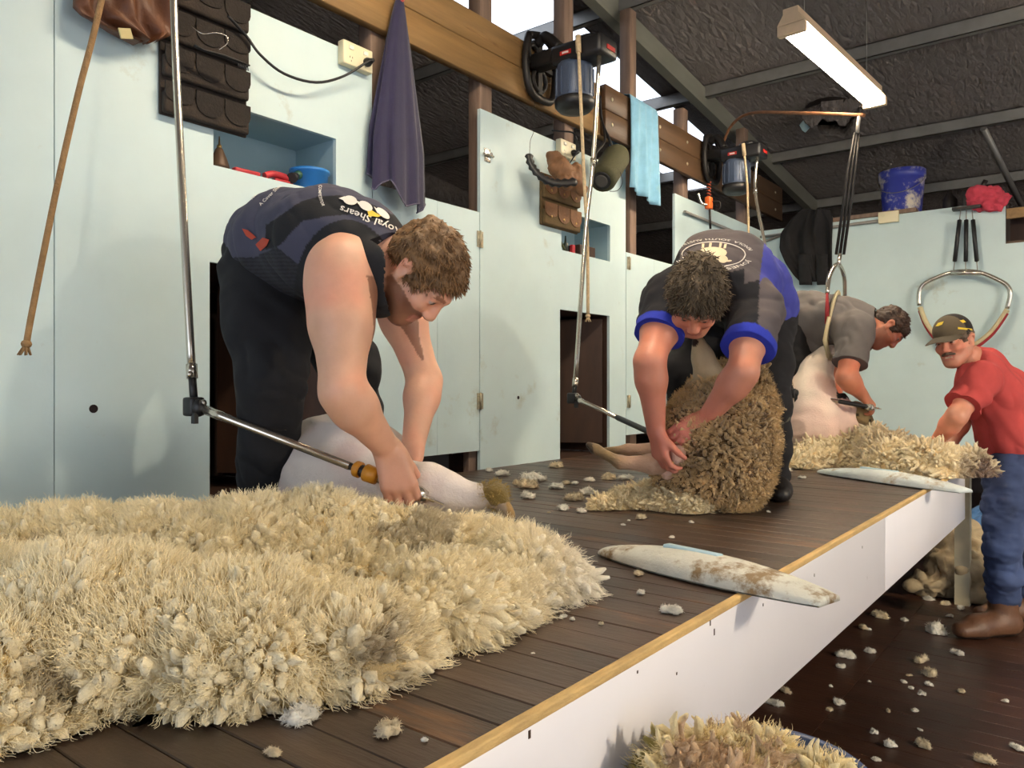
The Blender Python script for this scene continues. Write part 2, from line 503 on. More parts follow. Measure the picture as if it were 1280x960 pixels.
skyl = bpy.data.materials.new('clear_skylight_sheet'); skyl.use_nodes = True
_n = skyl.node_tree.nodes; _l = skyl.node_tree.links
_t = _n.new('ShaderNodeBsdfTransparent'); _t.inputs[0].default_value = (0.97, 0.98, 1, 1)
_g = _n.new('ShaderNodeBsdfTranslucent'); _g.inputs[0].default_value = (0.9, 0.9, 0.9, 1)
_x = _n.new('ShaderNodeMixShader'); _x.inputs[0].default_value = 0.3
_l.new(_t.outputs[0], _x.inputs[1]); _l.new(_g.outputs[0], _x.inputs[2]); _l.new(_x.outputs[0], _n['Material Output'].inputs[0])

def roofz(Y, base=3.78): return base - 0.118 * Y

# ---- raised board: planks laid across, each its own piece
board = bpy.data.objects.new('floor_raised_board', None); C.objects.link(board); struct(board)
PW = 0.0775
def plank_mesh(L, w, h, name):
    m = MB(); m.rbox((0, 0.0006, -h), (L, w - 0.0006, 0), 0.0018, seg=1)
    me = bpy.data.meshes.new(name); me.from_pydata(m.v, [], m.f); me.update(); return me
pm_long = plank_mesh(BX - WX, PW, 0.022, 'plank'); pm_short = plank_mesh(-1.02 - WX, PW, 0.022, 'plank')
for me in (pm_long, pm_short): me.materials.append(plank_m)
y = -0.45
while y < FY - 0.02:
    o = bpy.data.objects.new('plank', pm_long if y < 4.70 else pm_short); C.objects.link(o); o.parent = board
    o.location = (WX, y, rnd.uniform(-0.0012, 0.0)); y += PW
YE = 4.75
m = MB(); m.box((WX, -0.45, -0.06), (BX - 0.03, YE, -0.024)); m.box((WX, YE, -0.06), (-1.05, FY, -0.024)); m.build('board_underlay', slat_m, board)
m = MB(); m.rbox((BX - 0.004, -0.45, -0.012), (BX + 0.013, YE, 0.0025), 0.003); m.build('edge_strip', edge_m, board)
for a, b in ((-0.45, 2.905), (2.915, YE)):
    m = MB(); m.rbox((BX - 0.014, a, -0.275), (BX + 0.008, b, -0.0125), 0.002, seg=1); m.build('fascia_panel', fascia_m, board)
m = MB(); m.rbox((-1.02, YE - 0.016, -0.275), (BX - 0.015, YE + 0.004, -0.0305), 0.002, seg=1); m.build('fascia_panel', fascia_m, board)
m = MB(); m.rbox((-1.022, YE + 0.005, -0.275), (-1.0, FY, -0.0305), 0.002, seg=1); m.build('fascia_panel', fascia_m, board)
for x_, y_, a_, b_ in ((662, 918, 4, 7), (797, 840, 3, 3), (888, 778, 3, 8), (893, 790, 3, 8), (954, 756, 3, 4), (1018, 719, 2, 5), (1078, 684, 2, 5), (846, 842, 3, 3), (797, 956, 4, 6)):
    p = atX(x_, y_, BX + 0.0085); s_ = 0.0016
    MB().box((BX + 0.0078, p.y - a_ * s_ * 0.4, p.z - b_ * s_ * 0.5), (BX + 0.0088, p.y + a_ * s_ * 0.4, p.z + b_ * s_ * 0.5)).build('scuff', chute_m, board)
for yy in (0.3, 1.7, 3.1, 4.4):
    m = MB(); m.box((-1.75, yy, FZ), (-1.65, yy + 0.1, -0.06)); m.build('bearer_post', post_m, board)
for yy in (0.3, 1.7, 3.1, 4.4):
    m = MB(); m.box((WX, yy, -0.20), (-0.66, yy + 0.05, -0.06)); m.build('joist', post_m, board)

# ---- lower floor
floor = struct(MB().box((-6.5, -3, FZ - 0.08), (5.2, 11, FZ - 0.021)).build('floor', floor_m))
FW = 0.118
pf = plank_mesh(5.2 + 0.9, FW, 0.02, 'floor_plank'); pf.materials.append(floor_m)
y = 0.0
while y < 7.0:
    o = bpy.data.objects.new('floor_plank', pf); C.objects.link(o); o.parent = floor
    pw = parent_world(floor); o.location = (-0.9 - pw.x, y - pw.y, FZ + rnd.uniform(-0.0015, 0) - pw.z); y += FW
m = MB(); m.box((-6.5, -3, FZ - 0.02), (-0.9, 11, FZ)); m.box((-0.9, -3, FZ - 0.02), (5.2, 0.0, FZ)); m.box((-0.9, y, FZ - 0.02), (5.2, 11, FZ)); m.build('floor_far', floor_m, floor)

# ---- pen wall on the left with openings
wall = bpy.data.objects.new('wall_left', None); C.objects.link(wall); struct(wall)
def panel(y0, y1, z0, z1, holes=(), name='panel', m=paint, th=0.02, x=WX, parent=wall):
    ys = sorted({y0, y1, *[h[0] for h in holes], *[h[1] for h in holes]}); zs = sorted({z0, z1, *[h[2] for h in holes], *[h[3] for h in holes]})
    q = MB()
    for a, b in zip(ys, ys[1:]):
        for c, d in zip(zs, zs[1:]):
            cy, cz = (a + b) / 2, (c + d) / 2
            if any(h[0] < cy < h[1] and h[2] < cz < h[3] for h in holes): continue
            q.box((x - th, a, c), (x, b, d))
    return q.build(name, m, parent)
PIT = 2.28
def station(y0):
    """niche and let-go chute of one stand; y0 = chute's near edge"""
    return (y0, y0 + 0.58, -0.06, 0.90), (y0 + 0.015, y0 + 0.585, 1.26, 1.50)
hA = station(1.547); hB = station(1.547 + PIT); hC = station(1.547 + 2 * PIT)
panel(-1.2, 1.018, -0.05, 1.9)
panel(1.021, 2.335, -0.05, 1.9, hA)
panel(3.085, 4.62, -0.05, 1.9, hB)
panel(5.37, FY + 0.02, -0.05, 1.9, hC)
def hinge(y, z, par):
    q = MB(); q.box((WX + 0.001, y - 0.024, z - 0.042), (WX + 0.005, y - 0.003, z + 0.042)); q.box((WX + 0.001, y + 0.003, z - 0.042), (WX + 0.005, y + 0.024, z + 0.042))
    q.tube([(WX + 0.006, y, z - 0.045), (WX + 0.006, y, z + 0.045)], 0.005, 8)
    for dz in (-0.028, 0, 0.028):
        q.ball((WX + 0.005, y - 0.014, z + dz), 0.004, 6, 4); q.ball((WX + 0.005, y + 0.014, z + dz), 0.004, 6, 4)
    return q.build('hinge', hinge_m, par)
for k, (a, b, jn) in enumerate(((2.34, 3.078, 2.76), (4.626, 5.363, 5.03))):
    dr = bpy.data.objects.new('door_%d' % (k + 1), None); C.objects.link(dr); struct(dr); dr.location = (WX, a, 0)
    panel(a, jn - 0.001, 0.10, 1.352, name='board', parent=dr); panel(jn + 0.001, b, 0.10, 1.352, name='board', parent=dr)
    if k == 0: hinge(3.081, 1.21, dr); hinge(3.081, 0.36, dr)
    else: hinge(4.66, 1.28, dr); hinge(4.66, 0.33, dr)
    m = MB(); m.box((WX - 0.06, b - 0.06, -0.02), (WX - 0.022, b, 0.10)); m.build('post_foot', post_m, dr)
for hh in (hA, hB, hC):
    (a, b, c, d), (e, f, g, h) = hh
    q = MB(); x0 = WX - 0.02; dp = 0.26; t = 0.012
    q.box((x0 - dp, e - t, g - t), (x0, f + t, g)); q.box((x0 - dp, e - t, h), (x0, f + t, h + t))
    q.box((x0 - dp, e - t, g), (x0, e, h)); q.box((x0 - dp, f, g), (x0, f + t, h)); q.box((x0 - dp - t, e - t, g - t), (x0 - dp, f + t, h + t))
    q.build('niche', niche_paint, wall)
    q = MB(); dp = 0.85
    q.box((x0 - dp, a - 0.02, 0), (x0, a, d)); q.box((x0 - dp, b, 0), (x0, b + 0.02, d)); q.box((x0 - dp, a - 0.02, d), (x0, b + 0.02, d + 0.02))
    q.box((x0 - dp - 0.02, a - 0.02, -0.6), (x0 - dp, b + 0.02, d)); q.box((x0 - dp, a, -0.03), (x0, b, -0.005))  # back board added to close the chute off and keep it dark
    q.build('chute', chute_m, wall)
    # swing flap half open inside the chute
    q = MB(); M = Matrix.Translation((x0 - 0.03, b - 0.01, 0)) @ Matrix.Rotation(math.radians(28), 4, 'Z')
    q.box((-0.5, -0.015, 0.06), (0, 0.0, 0.88), M); q.build('chute_flap', chute_m, wall)
# slatted pen floor behind the wall
pen = struct(MB().box((-6.4, -1, -0.40), (WX - 0.95, 7.6, -0.36)).build('floor_pen', pen_m))
for k in range(9):
    MB().box((WX - 0.09 - k * 0.085, 2.3, -0.06), (WX - 0.035 - k * 0.085, 3.1, -0.025)).build('slat', slat_m, pen)
    MB().box((WX - 0.09 - k * 0.085, 4.6, -0.06), (WX - 0.035 - k * 0.085, 5.4, -0.025)).build('slat', slat_m, pen)
MB().box((WX - 0.06, 3.12, -0.06), (WX - 0.03, 3.8, 0.0)).build('rail', slat_m, pen)

# ---- end wall
wf = bpy.data.objects.new('wall_far', None); C.objects.link(wf); struct(wf)
MB().box((-2.66, FY, -0.3), (-0.665, FY + 0.02, 1.9)).build('panel', paint, wf)
MB().box((-0.665, FY, -0.3), (1.2, FY + 0.02, 1.56)).build('panel', paint, wf)
m = MB(); m.box((-0.66, FY + 0.02, 1.562), (0.9, FY + 0.32, 1.58)); m.build('shelf', darkpine_m, wf)
m = MB(); m.box((-0.66, FY + 0.02, 1.76), (0.9, FY + 0.05, 1.84)); m.build('shelf_rail', pine_m, wf)
m = MB(); m.box((-0.66, FY + 0.32, 1.40), (0.9, FY + 0.34, 1.9)); m.build('shelf_back', chute_m, wf)
m = MB(); m.box((-2.2, FY - 0.02, 1.902), (-1.3, FY + 0.09, 1.935)); m.build('cap_rail', post_m, wf)
m = MB(); m.tube([(-2.62, FY - 0.02, 1.84), (-1.5, FY - 0.02, 1.86)], 0.014, 8)
m.tube([(-2.60, 5.5, 1.78), (-2.60, 7.1, 1.78), (-2.56, FY - 0.02, 1.80), (-2.4, FY - 0.02, 1.84)], 0.012, 8); m.build('conduit', steel_m, wf)
# red-brown beam uprights under the board end and beyond
MB().box((-0.75, 5.3, FZ), (-0.67, 5.38, -0.1)).build('board_end_post', mat('cream_post', srgb(196, 186, 158), rough=0.6), board)

# ---- posts carrying the overhead beam
wp = bpy.data.objects.new('trim_posts', None); C.objects.link(wp); struct(wp)
for (yy, zt, w) in ((2.40, 3.3, 0.045), (3.17, 3.25, 0.05), (3.97, 3.15, 0.05), (4.78, 3.08, 0.045), (5.62, 2.98, 0.045), (0.7, 3.5, 0.045), (6.9, 2.8, 0.045)):
    MB().rbox((WX - 0.115, yy - w, 1.6 if yy == 3.97 else -0.4), (WX - 0.03, yy + w, zt if yy not in (5.62,) else 2.62), 0.004, seg=1).build('post', post_m, wp)
# overhead timber beam in two lengths, upper and lower board
bw = bpy.data.objects.new('trim_overhead_beam', None); C.objects.link(bw); struct(bw)
for (a, b, x0, x1, mm) in ((-1.0, 4.40, WX - 0.028, WX + 0.022, pine_m), (4.25, 7.6, WX + 0.024, WX + 0.064, darkpine_m)):
    MB().rbox((x0, a, 2.215), (x1, b, 2.375), 0.004, seg=1).build('beam_board', mm, bw)
    MB().rbox((x0, a, 2.05), (x1, b, 2.212), 0.004, seg=1).build('beam_board', mm, bw)
for k, yy in enumerate((4.33, 4.62, 5.0, 5.45, 5.85, 6.4, 6.9, 7.4)):
    for zz in (2.13, 2.295):
        MB().ball((WX + 0.065, yy, zz), (0.006, 0.013, 0.013), 8, 5).build('bolt_head', hinge_m, bw)

# ---- roof: foil lining, purlins, rafter, skylight strip
def slab(x0, x1, y0, y1, base, th):
    m = MB(); a = roofz(y0, base); b = roofz(y1, base)
    vs = [(x0, y0, a), (x1, y0, a), (x1, y1, b), (x0, y1, b), (x0, y0, a + th), (x1, y0, a + th), (x1, y1, b + th), (x0, y1, b + th)]
    return m.add(vs, [(0,3,2,1),(4,5,6,7),(0,1,5,4),(1,2,6,5),(2,3,7,6),(3,0,4,7)])
roof = struct(slab(-3.2, 5.2, -3, 11, 3.78, 0.02).build('ceiling', foil))
slab(-6.6, -4.05, -3, 11, 3.78, 0.02).build('foil_lining', foil, roof)
slab(-4.05, -3.2, -3, 3.4, 3.78, 0.02).build('foil_lining', foil, roof)
slab(-4.05, -3.2, 8.6, 11, 3.78, 0.02).build('foil_lining', foil, roof)
slab(-4.05, -3.2, 3.4, 8.6, 3.80, 0.006).build('skylight_sheet', skyl, roof)
for yy in (0.2, 1.75, 3.25, 4.80, 6.28, 7.94, 9.5):
    m = MB(); z = roofz(yy, 3.78)
    m.box((-6.5, yy, z - 0.105), (5.1, yy + 0.006, z)); m.box((-6.5, yy, z - 0.105), (5.1, yy + 0.055, z - 0.099)); m.box((-6.5, yy, z - 0.006), (5.1, yy + 0.055, z))
    m.box((-6.5, yy + 0.049, z - 0.105), (5.1, yy + 0.055, z - 0.085)); m.build('purlin', steel_m, roof)
slab(-2.86, -2.78, -2, 10.5, 3.60, 0.16).build('rafter', mat('rafter_steel', srgb(128, 128, 118), rough=0.55, metal=0.25, var=0.2, vscale=3, stretch=(1, 0.3, 1)), roof)
m = MB(); m.tube([(-0.9, 7.96, 2.72), (-0.7, 9.0, 2.2)], 0.03, 6); m.build('brace', steel_m, roof)
# outer walls of the shed
struct(MB().box((-6.55, -3, FZ), (-6.5, 11, 4.2)).build('wall_outer_left', foil))
struct(MB().box((-6.5, 10.95, FZ), (5.2, 11.0, 3.2)).build('wall_outer_far', mat('dull_iron_sheet', srgb(84, 74, 70), rough=0.6, metal=0.2)))
wr = MB(); x = 5.2
for a, b, c, d in ((-3, -0.6, FZ, 3.9), (2.2, 5.0, FZ, 3.6), (7.6, 11, FZ, 3.2), (-0.6, 2.2, 2.2, 3.8), (5.0, 7.6, 2.2, 3.4), (5.0, 7.6, FZ, 0.0)):
    wr.box((x, a, c), (x + 0.05, b, d))
struct(wr.build('wall_right', mat('light_iron_sheet', srgb(176, 172, 164), rough=0.5)))
wb = MB()
for a, b, c, d in ((-6.5, -2.4, FZ, 4.2), (1.5, 5.2, FZ, 4.2), (-2.4, 1.5, 2.3, 4.2)):
    wb.box((a, -3.05, c), (b, -3.0, d))
struct(wb.build('wall_back', MATS['light_iron_sheet']))

# ---- fluorescent battens
housing_m = mat('batten_housing', srgb(206, 180, 150), rough=0.5)
tube_m = mat('lit_tube', (1, 0.93, 0.80, 1), emit=(1.0, 0.88, 0.68, 1), emit_s=LAMP_W, var=0.0)
key_m = mat('lit_tube_bright', (1, 0.93, 0.80, 1), emit=(1.0, 0.86, 0.64, 1), emit_s=KEY_W, var=0.0)
def batten(p0, p1, label, tm=tube_m, wires=True, w=0.075):
    p0 = Vector(p0); p1 = Vector(p1); L = (p1 - p0).length; d = (p1 - p0).normalized()
    s = Vector((0, 0, 1)).cross(d).normalized()
    M = Matrix(((d.x, s.x, 0, p0.x), (d.y, s.y, 0, p0.y), (0, 0, 1, p0.z), (0, 0, 0, 1)))
    root = empty('fluorescent_light', p0, label, 'light', 'fluorescent battens')
    q = MB(); q.prism([(-w, 0.0), (w, 0.0), (w * 0.55, 0.055), (w * 0.55, 0.085), (-w * 0.55, 0.085), (-w * 0.55, 0.055)], 0, L, M @ Matrix(((0,0,1,0),(1,0,0,0),(0,1,0,0),(0,0,0,1))))
    q.build('housing', housing_m, root)
    for t in (0.0, L - 0.04):
        q = MB(); q.rbox((t, -w, -0.055), (t + 0.04, w, 0.0), 0.006, M); q.build('end_cap', housing_m, root)
    for sy in (-0.032, 0.032):
        q = MB(); q.tube([M @ Vector((0.03, sy, -0.03)), M @ Vector((L - 0.03, sy, -0.03))], 0.022, 12); q.build('tube', tm, root)
    for t in (0.2, L - 0.2):
        a = M @ Vector((t, 0, 0.084)); q = MB(); q.tube([a, (a.x, a.y, roofz(a.y, 3.78))], 0.0025, 5); q.build('hanging_wire', steel_m, root)
    return root
batten((-1.37, 4.20, 2.40), (-1.28, 5.70, 2.40), 'lit fluorescent batten above the farther part of the board')
batten((-1.2, 1.2, 2.5), (-1.15, 2.7, 2.5), 'lit fluorescent batten above the nearest shearing stand')
batten((3.0, 2.25, 1.75), (4.5, 2.35, 1.75), 'lit fluorescent batten low above the wool room floor', key_m)
# ================================================================== EQUIPMENT ON AND ABOVE THE WALL
black_m = mat('black_plastic', srgb(26, 25, 27), rough=0.45, var=0.15)
iron_m = mat('black_iron', srgb(34, 30, 28), rough=0.5, metal=0.3, var=0.25, vscale=20)
motor_m = mat('slate_blue_motor', srgb(74, 86, 108), rough=0.4, metal=0.2, var=0.08)
chrome_m = mat('polished_tube', srgb(205, 198, 186), rough=0.22, metal=0.9, var=0.08, vscale=12)
rope_m = mat('cream_rope', srgb(200, 176, 140), rough=0.85, var=0.2, vscale=60, bump=0.4, bscale=120)
rawhide_m = mat('tan_plaited_rope', srgb(150, 116, 76), rough=0.8, var=0.3, vscale=25, bump=0.5, bscale=110)
badge_m = mat('red_badge', srgb(176, 40, 36), rough=0.4)
badgew_m = mat('white_badge_print', srgb(225, 205, 200), rough=0.4)
cream_m = mat('cream_socket_plastic', srgb(224, 214, 180), rough=0.4, var=0.04)
yellow_grip_m = mat('amber_grip', srgb(206, 136, 32), rough=0.45, var=0.15, vscale=30)

def shell(P, th, nrm):
    """closed thin sheet from a grid of points (R,Q,3); nrm = offset direction"""
    P = np.asarray(P, np.float32); R, Q, _ = P.shape
    n = np.array(nrm, np.float32); B = P - n * th
    V = np.concatenate([P.reshape(-1, 3), B.reshape(-1, 3)]); o = R * Q
    F = []
    for i in range(R - 1):
        for j in range(Q - 1):
            a, b, c, d = i*Q+j, i*Q+j+1, (i+1)*Q+j+1, (i+1)*Q+j
            F.append((a, b, c, d)); F.append((o+d, o+c, o+b, o+a))
    for i in range(R - 1):
        for j in (0, Q - 1):
            a, d = i*Q+j, (i+1)*Q+j
            F.append((a, d, o+d, o+a) if j == 0 else (d, a, o+a, o+d))
    for j in range(Q - 1):
        for i in (0, R - 1):
            a, b = i*Q+j, i*Q+j+1
            F.append((b, a, o+a, o+b) if i == 0 else (a, b, o+b, o+a))
    return V, np.array(F)
def cloth(rows, place, nrm, folds, Q=24, R=30, th=0.006):
    """rows: (y, x_left, x_right[, sag]) photo pixels; place(x,y) -> point on its plane; folds(s,t) -> offset along nrm"""
    ys = [r[0] for r in rows]; T = np.linspace(0, 1, R); P = np.zeros((R, Q, 3))
    for i, t in enumerate(T):
        q = t * (len(rows) - 1); k = min(int(q), len(rows) - 2); f = q - k
        yy, xl, xr = [rows[k][c] * (1 - f) + rows[k+1][c] * f for c in range(3)]
        sl = (rows[k][3] if len(rows[k]) > 3 else 0) * (1 - f) + (rows[k+1][3] if len(rows[k+1]) > 3 else 0) * f
        for j in range(Q):
            s = j / (Q - 1)
            p = place(xl + (xr - xl) * s, yy + sl * (s - 0.5)); P[i, j] = p + Vector(nrm) * folds(s, t)
    return shell(P, th, nrm)

# ---- shearing machines (overhead motor, down tube, elbow, handpiece)
def smooth_path(pts, n=5):
    pts = [Vector(p) for p in pts]; out = []
    for i in range(len(pts) - 1):
        a = pts[max(i-1, 0)]; b = pts[i]; c = pts[i+1]; d = pts[min(i+2, len(pts)-1)]
        for k in range(n):
            t = k / n
            out.append(0.5 * ((2*b) + (c - a)*t + (2*a - 5*b + 4*c - d)*t*t + (3*b - a - 3*c + d)*t*t*t))
    out.append(pts[-1]); return out
def machine(Y, label, tube, elbow, arm_end, rope, grip, hand_end, rope_m_=rope_m, rope_r=0.009):
    root = empty('shearing_machine', (WX + 0.03, Y + 0.06, 2.05), label, 'shearing machine', 'overhead shearing machines')
    X0 = WX + (0.023 if Y < 4.2 else 0.065)
    q = MB()                                                          # cast bracket with round openings
    ring = []
    q.tube(smooth_path([(X0 + 0.03, Y - 0.06, 2.40), (X0 + 0.03, Y - 0.09, 2.25), (X0 + 0.03, Y - 0.05, 2.10), (X0 + 0.03, Y + 0.06, 2.07), (X0 + 0.03, Y + 0.17, 2.10), (X0 + 0.03, Y + 0.20, 2.25), (X0 + 0.03, Y + 0.17, 2.40), (X0 + 0.03, Y + 0.06, 2.43), (X0 + 0.03, Y - 0.06, 2.40)], 4), 0.022, 8)
    for cy, cz, r in ((Y + 0.055, 2.18, 0.062), (Y + 0.0, 2.32, 0.046), (Y + 0.12, 2.32, 0.046)):
        q.tube([(X0 + 0.02, cy + r * math.cos(a), cz + r * math.sin(a)) for a in np.linspace(0, 2 * math.pi, 15)], 0.014, 6, caps=False)
    q.box((X0, Y + 0.035, 2.10), (X0 + 0.03, Y + 0.075, 2.42)); q.box((X0, Y - 0.08, 2.245), (X0 + 0.03, Y + 0.19, 2.27))
    q.build('bracket', iron_m, root)
    q = MB(); q.tube(smooth_path([(X0 + 0.03, Y + 0.03, 2.38), (X0 + 0.09, Y + 0.02, 2.40), (-2.40, Y, 2.30)]), 0.03, 10); q.rbox((X0 + 0.02, Y - 0.04, 2.22), (-2.36, Y + 0.06, 2.30), 0.012); q.build('bracket_arm', iron_m, root)
    q = MB(); q.rbox((-2.40, Y - 0.095, 2.17), (-2.08, Y + 0.085, 2.275), 0.022); q.lathe([(0.075, 2.27), (0.072, 2.295), (0.03, 2.315), (0.012, 2.32)], Matrix.Translation((-2.2, Y, 0)), 18); q.build('gear_housing', black_m, root)
    q = MB(); q.lathe([(0.096, 1.99), (0.1, 2.0), (0.1, 2.16), (0.096, 2.18)], Matrix.Translation((-2.3, Y, 0)), 28)
    for k in range(14):
        a = 2 * math.pi * k / 14; q.box((0.098, -0.004, 2.005), (0.106, 0.004, 2.15), Matrix.Translation((-2.3, Y, 0)) @ Matrix.Rotation(a, 4, 'Z'))
    q.build('motor_body', motor_m, root)
    q = MB(); q.lathe([(0.05, 1.925), (0.085, 1.93), (0.108, 1.955), (0.110, 1.985), (0.1, 1.995)], Matrix.Translation((-2.3, Y, 0)), 28); q.build('motor_end_cap', black_m, root)
    q = MB(); q.box((-2.33, Y - 0.0985, 2.205), (-2.26, Y - 0.094, 2.228)); q.build('badge', badge_m, root)
    q = MB(); q.box((-2.315, Y - 0.1005, 2.211), (-2.275, Y - 0.098, 2.222)); q.build('badge_print', badgew_m, root)
    q = MB(); q.box((-2.08, Y - 0.03, 2.205), (-2.076, Y + 0.05, 2.228)); q.build('badge', badge_m, root)
    # pull cord
    q = MB(); q.tube(smooth_path(rope, 5), rope_r, 8)
    if len(rope) > 2: q.tube([rope[0], Vector(rope[0]) - (Vector(rope[0]) - Vector(rope[1])).normalized() * 0.09], rope_r * 1.7, 8)
    q.build('pull_cord', rope_m_, root)
    e = Vector(rope[-1]); dd = (e - Vector(rope[-2])).normalized()
    q = MB(); q.ball(e, (0.014, 0.014, 0.012), 8, 6)
    for k in range(7):
        a = k * 0.9; q.tube([e, e + dd * 0.03 + Vector((math.cos(a), math.sin(a), 0)) * 0.016], [0.005, 0.002], 5)
    q.build('cord_knot', rope_m_, root)
    # down tube
    tp = [Vector(p) for p in tube]
    q = MB(); q.tube([(tp[0].x, tp[0].y, 2.19), tp[0]], 0.016, 10); q.build('tube_joint', black_m, root)
    q = MB(); q.tube(smooth_path(tp, 4), 0.0115, 12); q.build('down_tube', chrome_m, root)
    for f in (1, len(tp) - 1):
        c = tp[f] if f < len(tp) - 1 else tp[-1]; dirn = (tp[f] - tp[f-1]).normalized()
        q = MB(); q.tube([c - dirn * 0.03, c + dirn * 0.012], 0.0155, 10)
        q.ball(c + Vector((0.01, -0.012, 0)), 0.010, 8, 6); q.build('tube_collar', chrome_m, root)
    el = Vector(elbow); q = MB(); q.tube([tp[-1], el + (tp[-1] - el) * 0.15], 0.011, 10)
    q.rbox((-0.028, -0.022, -0.03), (0.02, 0.022, 0.024), 0.008, Matrix.Translation(el)); q.ball(el + Vector((0.02, 0.0, -0.006)), (0.024, 0.02, 0.026), 12, 8)
    q.box((-0.006, -0.018, -0.05), (0.012, -0.006, -0.02), Matrix.Translation(el + Vector((0.02, 0, 0)))); q.build('elbow', black_m, root)
    ae = Vector(arm_end); dr = (ae - el).normalized(); s0 = el + dr * 0.035
    q = MB(); q.tube([s0, s0 + (ae - s0) * 0.14, s0 + (ae - s0) * 0.15, ae], [0.0135, 0.0135, 0.0115, 0.0105], 12); q.ball(s0 + Vector((0, 0, 0.018)), 0.010, 8, 6); q.build('lower_tube', chrome_m, root)
    he = Vector(hand_end)
    if grip == 'amber':
        q = MB(); q.tube([ae - dr * 0.005, ae + dr * 0.02], 0.009, 10); q.build('grip_core', black_m, root)
        q = MB(); a = ae + dr * 0.012; L = 0.075
        q.tube([a, a + dr*0.006, a + dr*0.02, a + dr*0.024], [0.014, 0.021, 0.021, 0.012], 14)
        q.tube([a + dr*0.034, a + dr*0.038, a + dr*0.07, a + dr*L], [0.012, 0.023, 0.021, 0.014], 14); q.build('grip', yellow_grip_m, root)
        q = MB(); q.tube([a + dr*0.018, a + dr*0.042], 0.016, 12); q.build('grip_ring', black_m, root); st = a + dr * L
    else:
        a = ae; L = (he - ae).length * 0.75
        q = MB(); q.tube([a - dr*0.01, a, a + dr*L*0.95, a + dr*L], [0.010, 0.0125, 0.0125, 0.01], 12); q.build('grip', black_m, root); st = a + dr * L
    hd = (he - st).normalized()
    q = MB(); q.tube([st, st + hd*0.03, he - hd*0.05, he - hd*0.02, he], [0.014, 0.017, 0.019, 0.020, 0.013], 14); q.build('handpiece_barrel', chrome_m, root)
    s = hd.cross(Vector((0, 0, 1))).normalized(); q = MB()
    M = Matrix(((hd.x, s.x, hd.cross(s).x, he.x), (hd.y, s.y, hd.cross(s).y, he.y), (hd.z, s.z, hd.cross(s).z, he.z), (0, 0, 0, 1)))
    q.rbox((-0.01, -0.03, -0.004), (0.02, 0.03, 0.004), 0.002, M)
    for k in range(9): q.box((0.018, -0.03 + k * 0.0068, -0.0015), (0.045, -0.0265 + k * 0.0068, 0.0015), M)
    q.build('comb', chrome_m, root)
    return root
HAND1 = W(534, 621, 1.95)
machine(3.50 - PIT, 'shearing machine whose steel tube and amber grip serve the nearest stand',
        [(-2.12, 3.42 - PIT, 2.18), W(216, -30, 2.36), W(228, 240, 2.28), W(240, 468, 2.2)], W(243, 507, 2.18), W(438, 583, 1.97),
        [(-2.2, 1.12, 2.26), W(127, 0, 2.12), W(97, 120, 2.1), W(70, 240, 2.08), W(42, 380, 2.06), W(33, 430, 2.05)], 'amber', HAND1, rawhide_m, 0.0085)
machine(3.50, 'shearing machine with slate motor above the brown unshorn sheep',
        [(-2.12, 3.46, 2.17), W(741, 205, 4.05), W(732, 290, 3.98), W(719, 480, 3.85)], W(717, 497, 3.83), W(772, 522, 3.45),
        [(-2.2, 3.38, 2.27), W(729, 200, 3.98), W(734, 300, 4.02), W(735, 395, 4.05)], 'black', W(832, 575, 2.86))
machine(3.50 + PIT, 'shearing machine with slate motor at the stand beside the end wall',
        [(-2.12, 3.46 + PIT, 2.17), W(944, 240, 5.8), W(955, 300, 5.5), W(972, 405, 4.8), W(988, 480, 4.42)], W(991, 491, 4.40), W(1050, 502, 4.30),
        [(-2.2, 3.38 + PIT, 2.27), W(934, 230, 5.85), W(936, 292, 5.8), W(940, 330, 5.75)], 'black', W(1091, 510, 4.29))

# ---- power points and cords
def socket(y, z, label, plug=True):
    r = empty('power_socket', (WX, y, z - 0.05), label, 'power socket', 'double power points')
    q = MB(); q.rbox((WX + 0.001, y - 0.082, z - 0.05), (WX + 0.04, y + 0.082, z + 0.05), 0.006); q.build('box', cream_m, r)
    for dy in (-0.04, 0.04):
        q = MB(); q.rbox((WX + 0.039, y + dy - 0.012, z + 0.016), (WX + 0.046, y + dy + 0.012, z + 0.034), 0.003); q.build('switch', mat('white_switch', srgb(238, 234, 220), rough=0.35), r)
        for a, b in ((-0.007, 0.004), (0.007, 0.004), (0, -0.012)):
            q = MB(); q.box((WX + 0.0395, y + dy + a - 0.0012, z - 0.02 + b - 0.004), (WX + 0.0408, y + dy + a + 0.0012, z - 0.02 + b + 0.004)); q.build('pin_slot', black_m, r)
    if plug:
        q = MB(); M = Matrix.Translation((WX + 0.041, y + 0.045, z - 0.012)) @ Matrix.Rotation(math.pi/2, 4, 'Y'); q.lathe([(0.019, 0), (0.02, 0.012), (0.012, 0.03), (0.008, 0.045)], M, 14); q.build('plug', black_m, r)
    return r
sk1 = socket(2.222, 1.872, 'cream double power point beside the navy towel')
sk2 = socket(3.86, 1.862, 'cream double power point above the tan canvas tool roll')
q = MB(); p = W(452, 80, 3.33)
q.tube(smooth_path([(WX + 0.08, 2.265, 1.862), W(461, 76, 3.30), W(430, 95, 3.24), W(395, 103, 3.12), W(355, 92, 3.0), W(325, 68, 2.92), W(308, 45, 2.88), W(285, 20, 2.80)], 5), 0.0055, 8)
q.build('cord', black_m, sk1)
q = MB(); q.tube(smooth_path([(WX + 0.085, 3.905, 1.85), W(721, 176, 4.5), W(716, 166, 4.5), W(700, 164, 4.5), W(690, 163, 4.52)], 5), 0.005, 8)
q.tube(smooth_path([(WX + 0.085, 3.905, 1.85), W(722, 190, 4.5), W(712, 205, 4.52), W(706, 225, 4.52)], 5), 0.0035, 8)
q.build('cord', black_m, sk2)
